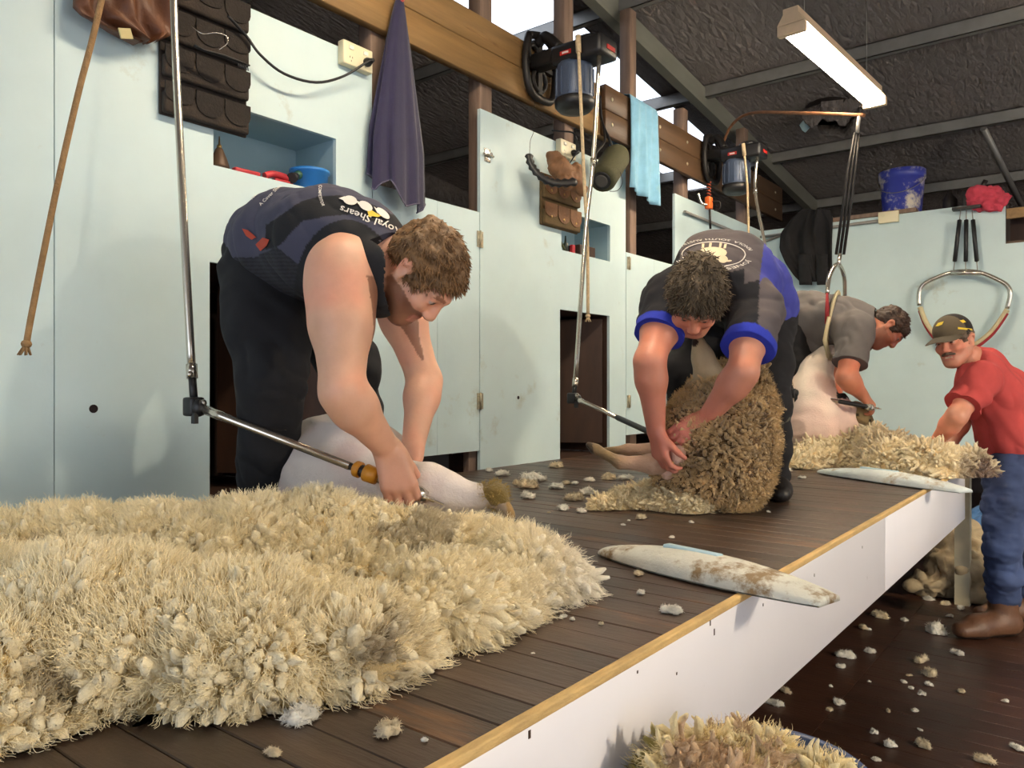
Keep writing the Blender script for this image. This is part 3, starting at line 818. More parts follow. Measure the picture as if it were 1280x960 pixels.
r = empty('power_socket', atY(1111, 278, FY), 'cream power point on top edge of the end wall', 'power socket', 'double power points')
p = atY(1111, 272, FY - 0.02); q = MB(); q.rbox((p.x - 0.08, FY - 0.045, p.z - 0.045), (p.x + 0.08, FY - 0.001, p.z + 0.05), 0.006); q.build('box', cream_m, r)
q = MB(); q.rbox((p.x - 0.05, FY - 0.05, p.z + 0.01), (p.x - 0.03, FY - 0.044, p.z + 0.03), 0.003); q.build('switch', cream_m, r)

# ---- dark tool roll with pockets
felt_m = mat('dark_felt', srgb(52, 43, 36), rough=0.95, var=0.2, vscale=18, bump=0.3, bscale=90)
felt2_m = mat('darker_felt', srgb(40, 33, 28), rough=0.95, var=0.2, vscale=18, bump=0.3, bscale=90)
leath_m = mat('tan_leather', srgb(124, 86, 56), rough=0.7, var=0.2, vscale=14, bump=0.25, bscale=60)
canvas_m = mat('khaki_canvas', srgb(96, 76, 46), rough=0.9, var=0.2, vscale=16, bump=0.25, bscale=100)
brass_m = mat('brass_snap', srgb(214, 176, 110), rough=0.3, metal=0.8)
def tool_roll(y0, y1, z0, z1, rows, label, mb, mf, snaps, n_fl, bx=0.014):
    r = empty('tool_roll', (WX, (y0+y1)/2, z0), label, 'tool roll')
    q = MB(); q.rbox((WX + 0.002, y0, z0), (WX + bx, y1, z1), 0.005); q.build('backing', mb, r)
    H = (z1 - z0) / rows
    for k in range(rows):
        zb = z0 + k * H
        q = MB(); q.rbox((WX + bx - 0.002, y0 + 0.004, zb + 0.004), (WX + bx + 0.026, y1 - 0.004, zb + H * 0.62), 0.011); q.build('pocket', mb, r)
        w = (y1 - y0) / n_fl
        for f in range(n_fl):
            a = y0 + f * w + 0.005; b = y0 + (f + 1) * w - 0.003; rr = (b - a) / 2; pts = []
            for t in np.linspace(0, math.pi, 9): pts.append((a + rr - rr * math.cos(t), zb + H * 0.52 - 0.32 * H * math.sin(t) * (1 if (k + f) % 4 else 0.6)))
            pts += [(b, zb + H * 0.86), (a, zb + H * 0.86)]
            M = Matrix(((0, 0, 1, 0), (1, 0, 0, 0), (0, 1, 0, 0), (0, 0, 0, 1)))
            q = MB(); q.prism(pts, WX + bx + 0.024, WX + bx + 0.031, M); q.build('flap', mf, r)
            if snaps:
                q = MB(); q.ball((WX + bx + 0.031, (a + b) / 2, zb + H * 0.34), (0.004, 0.008, 0.008), 10, 6); q.build('snap', brass_m, r)
    return r
tool_roll(1.352, 1.692, 1.39, 1.905, 4, 'dark brown felt tool roll with rows of scalloped pockets', felt_m, felt2_m, False, 3)
q = MB()
a = W(243, 57, 2.66); b = W(312, 82, 2.80)
d = b - a
q.tube([a, a + d*0.15 + Vector((0,0,-0.005)), a + d*0.5, a + d*0.8, b], [0.010, 0.008, 0.012, 0.010, 0.006], 8, flat=0.4)
for k in range(7):
    c = a + d * (0.78 + 0.03 * k); q.tube([c, c + Vector((0.004, 0, -0.022))], 0.002, 5)
tag(q.build('grooming_comb', black_m), 'black metal comb stuck in the dark felt tool roll', 'comb')
q = MB(); q.tube(smooth_path([W(240, 33, 2.64), W(253, 42, 2.64), W(270, 41, 2.66), W(283, 45, 2.68), W(284, 54, 2.68), W(274, 62, 2.67)]), 0.0018, 6)
tag(q.build('wire_loop', chrome_m), 'bent silver wire loop on the dark felt tool roll', 'wire')
tool_roll(3.612, 4.0, 1.375, 1.68, 2, 'tan canvas tool roll with brass snaps beside the second niche', canvas_m, leath_m, True, 3)
B = Body()
B.chain([W(692, 198, 4.42), W(700, 212, 4.40), W(712, 222, 4.42), W(727, 238, 4.45)], [0.045, 0.055, 0.05, 0.03], k=0.03)
B.ell(W(708, 226, 4.38), (0.05, 0.06, 0.05)).ell(W(722, 214, 4.45), (0.03, 0.05, 0.05))
V, Q = B.mesh(0.008); V = V + normals(V, Q) * (fbm(V, 22)[:,None] * 0.022)
tag(nmesh('leather_pouch', V, Q, leath_m), 'crumpled tan leather pouch above the tan canvas tool roll', 'pouch')
# brown leather garment at the top of the wall
V, Q = cloth([(-60, 110, 205), (-20, 96, 212), (8, 93, 214), (24, 100, 214, 10), (40, 132, 214, 8), (52, 172, 196, 0)], lambda x, y: atX(x, y, WX + 0.07), (1, 0, 0),
             lambda s, t: 0.022 * math.sin(s * 13 + t * 2.5) + 0.012 * math.sin(s * 29 - t * 5), 30, 26, 0.02)
lw = nmesh('leather_apron', V, Q, mat('brown_leather', srgb(92, 54, 30), rough=0.55, var=0.25, vscale=9, bump=0.2, bscale=40))
tag(lw, 'brown leather apron hanging at the top of the pale wall', 'apron')
q = MB(); c = atX(157, 42, WX + 0.10); q.box((-0.003, -0.02, -0.016), (0.003, 0.02, 0.016), Matrix.Translation(c) @ Matrix.Rotation(0.3, 4, 'X')); q.build('cloth_tag', mat('buff_tag', srgb(196, 180, 130), rough=0.8), lw)

# ---- towels
tow_m = mat('navy_towel', srgb(40, 36, 66), rough=0.95, var=0.12, vscale=30, bump=0.3, bscale=220, sheen=0.25)
towe_m = mat('grey_hem', srgb(88, 84, 104), rough=0.9)
def hang_towel():
    R, Q = 44, 56; P = np.zeros((R, Q, 3)); top = atX(498, 4, WX + 0.05)
    for i in range(R):
        t = i / (R - 1)
        for j in range(Q):
            a = 2 * math.pi * j / (Q - 1)
            ca, sa = math.cos(a), math.sin(a)
            L = 0.84 + 0.10 * math.sin(a) + 0.05 * math.sin(a * 2 + 0.6) + 0.03 * math.sin(a * 5)
            w = 0.02 + 0.125 * min(1, t * 1.35) ** 0.8
            dpt = 0.016 + 0.040 * t
            f = 1 + 0.16 * t * math.sin(a * 7 + 1.0) + 0.08 * t * math.sin(a * 13)
            P[i, j] = (top.x + 0.008 + dpt * f * sa, top.y + w * f * ca - 0.02 * t, top.z + 0.01 - L * t)
    V = P.reshape(-1, 3); F = []
    for i in range(R - 1):
        for j in range(Q - 1): F.append((i*Q+j, i*Q+j+1, (i+1)*Q+j+1, (i+1)*Q+j))
    o = nmesh('bath_towel', V, np.array(F), tow_m)
    q = MB(); q.tube([P[R-1, j] for j in range(Q)], 0.0035, 6); q.build('hem', towe_m, o)
    q = MB(); q.ball(top + Vector((0.02, 0, 0.012)), (0.016, 0.014, 0.014), 8, 6); q.build('hanging_loop', mat('coral_loop', srgb(214, 88, 84), rough=0.7), o)
    return tag(o, 'navy blue towel hanging from a nail on the pine beam', 'towel')
hang_towel()
bt_m = mat('pale_blue_towel', srgb(126, 176, 204), rough=0.95, var=0.12, vscale=12, bump=0.3, bscale=200, sheen=0.2, patch=srgb(148, 172, 150), pscale=4, pamount=0.12)
xf = WX + 0.072
P = np.zeros((46, 20, 3))
for i in range(46):
    for j in range(20):
        s = j / 19; y = 4.53 + 0.38 * s; t = i / 45 * 1.55
        if t < 0.62: c = (xf + 0.012 + 0.024 * math.sin(s * 14 + t * 3) * (0.25 + (0.62 - t)) + 0.012 * math.sin(s * 27), 2.385 - 0.62 + t * 1.0 - 0.06 * s * (1 - t / 0.62))
        elif t < 0.74:
            a = (t - 0.62) / 0.12; c = (xf + 0.012 - a * 0.128, 2.385 + 0.012 * math.sin(a * math.pi))
        else: c = (xf - 0.118 - 0.02 * (t - 0.74) + 0.01 * math.sin(s * 8), 2.385 - (t - 0.74) * 0.72)
        P[i, j] = (c[0], y - 0.05 * (0 if t < 0.7 else 1) * (t - 0.7), c[1])
V, Q = shell(P, 0.005, (1, 0, 0))
tag(nmesh('hand_towel', V, Q, bt_m), 'pale blue towel draped over the dark beam', 'towel')

# ---- portable speaker, rubber strap, latch
sp_m = mat('olive_mesh', srgb(72, 70, 44), rough=0.8, var=0.12, vscale=60, bump=0.4, bscale=300)
sr = empty('portable_speaker', W(757, 236, 4.6), 'olive green cylindrical portable speaker hanging from the beam', 'speaker')
a = W(752, 226, 4.55); b = W(771, 196, 4.80); ax = (b - a).normalized()
q = MB(); q.tube([a, a + ax*0.004, a + ax*0.03, b - ax*0.02, b + ax*0.03, b + ax*0.05], [0.062, 0.072, 0.083, 0.085, 0.07, 0.03], 22); q.build('body', sp_m, sr)
q = MB(); q.tube([a - ax*0.006, a + ax*0.003], [0.052, 0.06], 20); q.build('end_cap', black_m, sr)
q = MB(); q.tube([a - ax*0.009, a - ax*0.004], [0.03, 0.045], 18); q.build('woofer', mat('grey_cone', srgb(74, 72, 70), rough=0.6), sr)
lp = W(764, 207, 4.60); q = MB(); q.ball(lp, 0.006, 8, 6); q.build('power_light', mat('red_led', (1, 0.1, 0.08, 1), emit=(1, 0.12, 0.08, 1), emit_s=5.0), sr)
q = MB(); q.tube(smooth_path([b, W(762, 175, 4.78), W(752, 150, 4.85), W(750, 120, 4.87)]), 0.009, 6); q.tube(smooth_path([a, W(744, 195, 4.6), W(756, 176, 4.75), W(752, 150, 4.85)]), 0.008, 6); q.build('strap', black_m, sr)
q = MB(); q.tube(smooth_path([W(775, 214, 4.6), W(778, 228, 4.6), W(772, 238, 4.62), W(762, 239, 4.6)]), 0.002, 6); q.build('cable', black_m, sr)
q = MB(); pts = smooth_path([W(661, 193, 4.2), W(664, 206, 4.2), W(673, 218, 4.2), W(686, 227, 4.22), W(702, 229, 4.26), W(720, 227, 4.3)], 4)
q.tube(pts, [0.02 + 0.011 * (k % 2) for k in range(len(pts))], 10, flat=0.7)
bl = q.build('rubber_strap', black_m); tag(bl, 'curved black ribbed strap hung on a wire from the beam', 'strap')
q = MB(); q.tube(smooth_path([W(662, 193, 4.2), W(663, 176, 4.25), W(668, 160, 4.3), W(668, 126, 4.35)]), 0.0015, 5); q.build('wire', iron_m, bl)
lt = empty('barrel_bolt', (WX, 3.14, 1.63), 'chrome barrel bolt on the panel next to the timber post', 'bolt')
q = MB(); q.rbox((WX + 0.001, 3.115, 1.63), (WX + 0.005, 3.165, 1.70), 0.001); q.build('plate', chrome_m, lt)
q = MB(); q.tube([(WX + 0.012, 3.10, 1.665), (WX + 0.012, 3.18, 1.665)], 0.007, 10); q.ball((WX + 0.028, 3.14, 1.665), 0.011, 10, 6); q.build('bolt', chrome_m, lt)

# ---- things in the first niche
nx = WX - 0.06; nz = 1.261
oc = empty('oil_can', (nx + 0.02, 1.61, nz), 'brown conical oil can standing in the first niche', 'oil can')
q = MB(); q.lathe([(0.036, 0), (0.037, 0.012), (0.03, 0.035), (0.014, 0.075), (0.008, 0.082)], Matrix.Translation((nx + 0.02, 1.61, nz)), 18); q.build('body', mat('brown_tin', srgb(84, 62, 44), rough=0.5, metal=0.3), oc)
q = MB(); q.lathe([(0.009, 0.08), (0.009, 0.09), (0.004, 0.095), (0.002, 0.125)], Matrix.Translation((nx + 0.02, 1.61, nz)), 12); q.build('spout', brass_m, oc)
red_m = mat('red_handle', srgb(176, 44, 52), rough=0.4)
q = MB(); q.rbox((nx + 0.02, 1.66, nz), (nx + 0.05, 1.77, nz + 0.018), 0.006); tag(q.build('pocket_knife', red_m), 'small red pocket knife lying beside the oil can', 'knife')
q = MB(); q.tube(smooth_path([(nx + 0.03, 1.80, nz + 0.014), (nx + 0.03, 1.84, nz + 0.030), (nx + 0.03, 1.90, nz + 0.028), (nx + 0.03, 1.93, nz + 0.014)]), 0.014, 10); q.box((nx + 0.015, 1.84, nz), (nx + 0.045, 1.91, nz + 0.012))
tag(q.build('staple_remover', red_m), 'red handled tool in the middle of the first niche', 'tool')
hp = empty('spare_handpiece', (nx, 1.98, nz), 'spare handpiece with green grip leaning on the blue tub', 'handpiece')
A0 = Vector((nx + 0.05, 1.92, nz + 0.03)); A1 = Vector((nx - 0.06, 2.11, nz + 0.13)); dv = (A1 - A0)
q = MB(); q.tube([A0 - dv * 0.05, A0 + dv * 0.12], [0.022, 0.016], 12); q.build('head', iron_m, hp)
q = MB(); q.tube([A0 + dv*0.12, A0 + dv*0.3, A0 + dv*0.5], [0.017, 0.019, 0.014], 12); q.build('grip', mat('green_grip', srgb(38, 84, 66), rough=0.5), hp)
q = MB(); q.tube([A0 + dv*0.5, A1], [0.009, 0.009], 10); q.build('barrel', steel_m, hp)
q = MB(); q.lathe([(0.062, 0), (0.07, 0.004), (0.078, 0.075), (0.084, 0.078), (0.084, 0.09), (0.075, 0.09), (0.072, 0.02), (0.001, 0.015)], Matrix.Translation((nx + 0.0, 2.04, nz)), 26)
tag(q.build('plastic_tub', mat('bright_blue_plastic', srgb(48, 122, 196), rough=0.35)), 'bright blue plastic tub in the first niche', 'tub')
# ---- second niche
q = MB(); q.lathe([(0.018, 0), (0.018, 0.05), (0.008, 0.06), (0.004, 0.10)], Matrix.Translation((nx + 0.03, 3.93, nz)), 12); tag(q.build('oil_bottle', mat('dark_green_bottle', srgb(34, 46, 36), rough=0.4)), 'small dark oil bottle in the second niche', 'bottle')
q = MB(); q.rbox((nx + 0.02, 3.99, nz), (nx + 0.045, 4.02, nz + 0.055), 0.006); tag(q.build('lighter', red_m), 'small red lighter in the second niche', 'lighter')
q = MB(); q.rbox((nx - 0.05, 4.08, nz), (nx + 0.04, 4.26, nz + 0.07), 0.004); tag(q.build('cutter_box', chute_m), 'small brown wooden box in the second niche', 'box')
q = MB(); q.tube([(nx + 0.045, 3.90, nz + 0.008), (nx + 0.03, 3.86, nz + 0.07)], 0.008, 8); tag(q.build('screwdriver', mat('olive_handle', srgb(70, 74, 40), rough=0.5)), 'small olive handled driver leaning in the second niche', 'screwdriver')

# solid dark discs standing for the shade inside knot holes in the sheets
for x_, y_, r_ in ((117, 511, 0.014), (648, 497, 0.010)):
    p = atX(x_, y_, WX + 0.001); q = MB(); q.tube([(WX - 0.012, p.y, p.z), (WX + 0.0012, p.y, p.z)], r_, 14, smooth=False); q.build('hole_dark_disc', mat('hole_shade', srgb(30, 14, 14), rough=0.9), wall)

# ---- sprung hook on the third bracket
hk = empty('spring_hook', W(886, 290, 5.75), 'orange clip and spring hanging below the third machine', 'hook')
c0 = W(886, 228, 5.72); c1 = W(886, 250, 5.72)
q = MB(); q.tube([c0 + (c1 - c0) * (k / 40) + Vector((math.cos(k * 0.9) * 0.014, math.sin(k * 0.9) * 0.014, 0)) for k in range(41)], 0.005, 6); q.build('spring', mat('rusty_spring', srgb(150, 62, 34), rough=0.6), hk)
q = MB(); q.rbox((-0.022, -0.03, -0.045), (0.022, 0.03, 0.045), 0.01, Matrix.Translation(W(886, 254, 5.72))); q.build('clip', mat('orange_plastic', srgb(226, 104, 38), rough=0.4), hk)
q = MB(); q.tube([W(887, 260, 5.72), W(888, 286, 5.72)], 0.009, 8); q.tube(smooth_path([W(890, 252, 5.72), W(899, 252, 5.7), W(900, 260, 5.7), W(893, 263, 5.72)]), 0.006, 6); q.build('pin', iron_m, hk)
q = MB(); q.tube(smooth_path([W(884, 256, 5.7), W(877, 254, 5.7), W(874, 246, 5.7), W(873, 242, 5.7)]), 0.009, 8); q.build('hook_end', chrome_m, hk)

# ================================================================== END WALL
bk = empty('paint_bucket', atY(1136, 262, FY + 0.2), 'blue plastic bucket splashed with white paint on the end wall', 'bucket')
MB().box((-2.4, FY + 0.02, 1.86), (-0.68, FY + 0.42, 1.885)).build('ledge', post_m, wf)
bx, by = -1.45, FY + 0.215
M = Matrix.Translation((bx, by, 1.886))
q = MB(); q.lathe([(0.145, 0), (0.15, 0.01), (0.176, 0.34), (0.186, 0.345), (0.188, 0.42), (0.18, 0.425), (0.165, 0.34), (0.14, 0.02), (0.001, 0.018)], M, 32)
q.build('pail', mat('blue_bucket', srgb(54, 64, 158), rough=0.4, var=0.1, patch=srgb(212, 204, 190), pscale=5, pamount=0.6), bk)
q = MB(); q.tube([(bx + 0.19 * math.cos(a), by + 0.19 * math.sin(a) - 0.02, 1.886 + 0.36 - 0.16 * max(0, -math.sin(a))) for a in np.linspace(math.pi, 2 * math.pi, 15)], 0.003, 6); q.build('handle', steel_m, bk)
dj = mat('dark_jug', srgb(34, 28, 26), rough=0.5)
q = MB(); q.lathe([(0.05, 0), (0.055, 0.02), (0.055, 0.12), (0.02, 0.17), (0.018, 0.2)], Matrix.Translation((-1.08, FY + 0.2, 1.886)), 16); tag(q.build('dark_bottle', dj), 'dark bottle standing between the bucket and red cloth', 'bottle')
q = MB(); q.rbox((-0.98, FY + 0.12, 1.886), (-0.80, FY + 0.3, 2.05), 0.01); q.tube([(-0.86, FY + 0.2, 2.05), (-0.82, FY + 0.2, 2.13)], 0.02, 8); tag(q.build('fuel_can', dj), 'dark can standing behind the red cloth', 'can')
# red cloth
B = Body(); c = Vector((-0.80, FY - 0.01, 1.91))
B.ell(c + Vector((0, 0, 0.05)), (0.13, 0.06, 0.08)).ell(c + Vector((0.05, -0.02, -0.03)), (0.10, 0.045, 0.07)).ell(c + Vector((-0.07, -0.01, 0.02)), (0.06, 0.05, 0.09)).cone(c + Vector((0.08, 0, 0.02)), c + Vector((0.17, 0.0, 0.02)), 0.05, 0.02)
V, Q = B.mesh(0.008); N_ = normals(V, Q); V = V + N_ * (np.abs(fbm(V, 13, 3))[:,None] * 0.07 - 0.012)
tag(nmesh('red_cloth', V, Q, mat('red_terry', srgb(196, 66, 84), rough=0.95, var=0.15, vscale=20, bump=0.3, bscale=120)), 'crumpled red cloth on the corner of the end wall', 'cloth')
# black coat
V, Q = cloth([(262, 1004, 1036), (274, 990, 1040), (292, 977, 1040), (312, 976, 1040), (330, 984, 1040), (345, 994, 1038), (352, 1000, 1034)], lambda x, y: atY(x, y, FY - 0.11), (0, -1, 0),
             lambda s, t: 0.028 * math.sin(s * 11 + t * 3) + 0.018 * math.sin(s * 23 - t * 6) + 0.03 * (1 - t), 30, 30, 0.03)
coat = nmesh('black_jacket', V, Q, mat('black_fleece_cloth', srgb(24, 22, 24), rough=0.95, var=0.2, vscale=10, bump=0.2, bscale=60))
tag(coat, 'black jacket hanging on the end wall near the corner', 'jacket')
for x0_, x1_ in ((998, 1014), (1020, 1034)):
    V, Q = cloth([(318, x0_, x1_), (335, x0_, x1_), (356, x0_ + 1, x1_)], lambda x, y: atY(x, y, FY - 0.15), (0, -1, 0), lambda s, t: 0.02 * math.sin(s * 3.1), 8, 10, 0.03)
    nmesh('sleeve', V, Q, MATS['black_fleece_cloth'], coat)
# back-support sling hanging on the wall
sl = empty('back_support_sling', atY(1205, 432, FY - 0.1), 'empty steel back-support sling with padded strap on the end wall', 'sling', 'back-support slings')
pl = lambda x, y, o=0.09: atY(x, y, FY - o)
q = MB(); q.tube(smooth_path([pl(1149, 382), pl(1149, 366), pl(1154, 356), pl(1166, 349), pl(1188, 341), pl(1207, 339), pl(1226, 341), pl(1246, 349), pl(1259, 357), pl(1263, 368), pl(1259, 386)], 4), 0.018, 10); q.build('yoke', chrome_m, sl)
q = MB(); q.tube([pl(1188, 341, 0.095), pl(1226, 341, 0.095)], 0.022, 8); q.build('spreader', chrome_m, sl)
spts = smooth_path([pl(1150, 384), pl(1158, 404), pl(1174, 424), pl(1196, 434), (pl(1216, 432)), pl(1238, 416), pl(1252, 398), pl(1259, 387)], 4)
q = MB(); q.tube(spts, 0.036, 10, flat=0.55); q.build('sheepskin_pad', mat('cream_pad', srgb(204, 188, 150), rough=0.95, bump=0.3, bscale=90), sl)
q = MB(); q.tube([p + Vector((0.0, -0.012, -0.028)) for p in spts], 0.014, 8); q.build('strap', mat('red_strap', srgb(150, 34, 40), rough=0.7), sl)
for a_, b_ in (((1201, 262), (1192, 338)), ((1208, 262), (1207, 338)), ((1215, 262), (1222, 338))):
    A = Vector(pl(a_[0], a_[1])); Bp = Vector(pl(b_[0], b_[1])); d = Bp - A
    q = MB(); q.tube([A + d*0.16, A + d*0.17, A + d*0.85, A + d*0.86], [0.006, 0.016, 0.016, 0.006], 8); q.build('spring', black_m, sl)
    MB().tube([A, A + d*0.17], 0.004, 6).build('spring_end', steel_m, sl); MB().tube([A + d*0.85, Bp], 0.004, 6).build('spring_end', steel_m, sl)
q = MB(); q.box((-0.10, -0.02, 0), (0.10, 0.06, 0.02), Matrix.Translation(pl(1208, 261))); q.build('hanger', iron_m, sl)

# sling in use: rod, springs and yoke above the third shearer
sg = empty('back_support_sling', W(1044, 440, 4.55), 'back-support sling carrying the grey shirted shearer from a rusty rod', 'sling', 'back-support slings')
rust_m = mat('rusty_rod', srgb(128, 84, 52), rough=0.8, var=0.3, vscale=20)
q = MB(); q.tube(smooth_path([(WX + 0.06, 6.1, 2.37), W(912, 160, 6.2), W(936, 142, 5.9), W(985, 141, 5.4), W(1080, 144, 4.62)], 4), 0.011, 8); q.build('rod', rust_m, sg)
t0 = W(1074, 146, 4.65); t1 = W(1050, 318, 4.58)
q = MB(); q.tube([t0, t0 + (t1 - t0) * 0.12], 0.012, 8); q.build('chain', steel_m, sg)
for dx in (-0.014, 0.0, 0.014):
    q = MB(); o_ = RIGHT * dx; a = t0 + (t1 - t0) * 0.12; q.tube([a + o_, a + (t1 - a) * 0.25 + o_ * 1.5, t1 + o_ * 1.6], [0.005, 0.009, 0.009], 6); q.build('spring', iron_m, sg)
q = MB(); q.tube(smooth_path([W(1034, 367, 4.38), W(1037, 345, 4.42), W(1047, 330, 4.55), W(1055, 345, 4.72), W(1056, 370, 4.78)], 4), 0.013, 8); q.tube([t1, W(1048, 331, 4.55)], 0.012, 8); q.build('yoke', chrome_m, sg)

# torn foil around a vent hole in the roof
hr = W(1036, 140, 6.9); rz_ = roofz(hr.y)
vt = empty('vent_pipe', (hr.x, hr.y, rz_ - 0.12), 'dark vent pipe with torn foil around it in the roof', 'vent pipe')
q = MB(); q.lathe([(0.20, rz_ - 0.10), (0.205, rz_ + 0.03), (0.19, rz_ + 0.03), (0.185, rz_ - 0.10)], Matrix.Translation((hr.x, hr.y, 0)), 24); q.build('pipe', dj, vt)
q = MB(); q.lathe([(0.185, rz_ - 0.09), (0.18, rz_ - 0.088)], Matrix.Translation((hr.x, hr.y, 0)), 24); q.build('pipe_shade_disc', black_m, vt)  # black disc stands in for the shade inside the pipe
for k in range(9):
    a = 2 * math.pi * k / 9 + 0.2; c = Vector((hr.x + 0.23 * math.cos(a), hr.y + 0.23 * math.sin(a), rz_ - 0.03)); t = Vector((-math.sin(a), math.cos(a), 0)); o_ = Vector((math.cos(a), math.sin(a), 0))
    Lk = rnd.uniform(0.10, 0.24); g = [[c + t * (w_ * 0.09) + o_ * (0.05 * math.sin(h_ * 3 + k) - 0.03 * h_) - Vector((0, 0, Lk * h_ * (1 - 0.4 * abs(w_)))) for w_ in (-1, -0.3, 0.4, 1)] for h_ in (0, 0.35, 0.7, 1)]
    V, Q = shell(np.array([[tuple(p) for p in r_] for r_ in g]), 0.003, tuple(o_)); nmesh('foil_flap', V, Q, foil if k != 4 else mat('pale_blue_film', srgb(150, 178, 186), rough=0.4), vt, smooth=False)
# ================================================================== SWEEPING PADDLES, TUB, PACK
weather = mat('weathered_fibreglass', srgb(204, 204, 194), rough=0.6, var=0.12, vscale=8, bump=0.25, bscale=50, patch=srgb(132, 108, 74), pscale=9, pamount=0.52)
weather2 = mat('weathered_pale_fibreglass', srgb(206, 214, 214), rough=0.6, var=0.12, vscale=8, bump=0.25, bscale=50, patch=srgb(150, 128, 90), pscale=6, pamount=0.36)
def paddle(p0, p1, w, label, m, seed, lift=0.0):
    p0 = Vector(p0); p1 = Vector(p1); L = (p1 - p0).length; d = (p1 - p0).normalized(); s = Vector((0, 0, 1)).cross(d)
    root = empty('wool_paddle', (p0 + p1) / 2, label, 'paddle', 'sweeping paddles on the board edge')
    R, Q = 40, 14; P = np.zeros((R, Q, 3)); B_ = np.zeros((R, Q, 3))
    for i in range(R):
        t = i / (R - 1); ww = w * (0.34 + 0.66 * math.sin(math.pi * min(max(t * 0.92 + 0.04, 0), 1)) ** 0.6); hh = 0.014 + 0.034 * max(0.0, math.sin(math.pi * t)) ** 0.8
        for j in range(Q):
            a = math.pi * j / (Q - 1); c = p0 + d * (L * t) + s * (ww * 0.5 * math.cos(a)) + Vector((0, 0, lift * t))
            P[i, j] = c + Vector((0, 0, 0.004 + hh * max(0.0, math.sin(a)) ** 0.7)); B_[i, j] = c + Vector((0, 0, 0.001))
    V = np.concatenate([P.reshape(-1, 3), B_.reshape(-1, 3)]); o = R * Q; F = []
    for i in range(R - 1):
        for j in range(Q - 1):
            a, b, c, e = i*Q+j, i*Q+j+1, (i+1)*Q+j+1, (i+1)*Q+j; F += [(a, e, c, b), (o+a, o+b, o+c, o+e)]
    for i in (0, R - 1):
        for j in range(Q - 1):
            a, b = i*Q+j, i*Q+j+1; F.append((a, b, o+b, o+a) if i == 0 else (b, a, o+a, o+b))
    nmesh('blade', V, np.array(F), m, root)
    h0 = p0 + d * (L * 0.30); h1 = p0 + d * (L * 0.56); zt = 0.045
    M = Matrix(((d.x, s.x, 0, h0.x), (d.y, s.y, 0, h0.y), (0, 0, 1, h0.z), (0, 0, 0, 1)))
    q = MB(); q.rbox((0, -0.002, zt - 0.012), ((h1 - h0).length, 0.024, zt + 0.010), 0.005, M); q.build('handle', mat('pale_blue_handle', srgb(176, 208, 222), rough=0.4), root)
    return root
paddle((-1.05, 1.76, 0.002), (-0.45, 1.62, 0.004), 0.155, 'brown stained curved sweeping paddle beside the big cream fleece', weather, 1)
paddle((-1.15, 4.02, 0.002), (-0.47, 3.62, 0.004), 0.14, 'pale curved sweeping paddle in front of the far fleece', weather2, 2)

tub_c = Vector((-0.42, 1.16, 0)); tz = -0.15
blue_m = mat('navy_plastic', srgb(42, 66, 112), rough=0.4, var=0.08)
tubr = empty('wool_drum', (tub_c.x, tub_c.y, FZ), 'tall blue plastic drum heaped with dirty wool beside the board', 'drum')
q = MB(); q.lathe([(0.13, FZ), (0.137, FZ + 0.02), (0.155, tz - 0.02), (0.162, tz - 0.015), (0.162, tz + 0.012), (0.148, tz + 0.012), (0.14, tz - 0.15), (0.001, tz - 0.16)], Matrix.Translation((tub_c.x, tub_c.y, 0)), 36); q.build('drum_shell', blue_m, tubr)

# canvas wool pack and blue sheet under the far end of the board
B = Body(); c = atZ(1205, 735, FZ); c = Vector((-0.70, 5.55, FZ))
B.ell(c + Vector((0, 0, 0.16)), (0.24, 0.20, 0.17)).ell(c + Vector((-0.14, 0.05, 0.22)), (0.14, 0.16, 0.15)).ell(c + Vector((0.12, -0.1, 0.1)), (0.17, 0.13, 0.11)).ell(c + Vector((0.0, 0.1, 0.3)), (0.16, 0.14, 0.12)).ell(c + Vector((-0.2, -0.15, 0.07)), (0.14, 0.12, 0.08))
V, Q = B.mesh(0.012); N_ = normals(V, Q); V = V + N_ * ((np.abs(fbm(V, 6, 3))[:,None] * 0.20 - 0.04) + 0.010 * fbm(V, 26, 2)[:,None]); V[:,2] = np.maximum(V[:,2], FZ + 0.002)
tag(nmesh('wool_pack', V, Q, mat('beige_canvas', srgb(170, 152, 122), rough=0.9, var=0.2, vscale=8, bump=0.25, bscale=50)), 'crumpled beige canvas wool pack on the floor past the board end', 'wool pack')
B = Body(); c = Vector((-0.55, 6.3, FZ))
B.ell(c + Vector((0, 0, 0.22)), (0.4, 0.3, 0.24)).ell(c + Vector((0.2, -0.1, 0.12)), (0.3, 0.25, 0.14))
V, Q = B.mesh(0.015); N_ = normals(V, Q); V = V + N_ * (np.abs(fbm(V, 5, 3))[:,None] * 0.12); V[:,2] = np.maximum(V[:,2], FZ + 0.002)
tag(nmesh('blue_tarpaulin', V, Q, mat('blue_tarp', srgb(70, 118, 176), rough=0.5, var=0.08)), 'blue tarpaulin bundle behind the beige wool pack', 'tarpaulin')
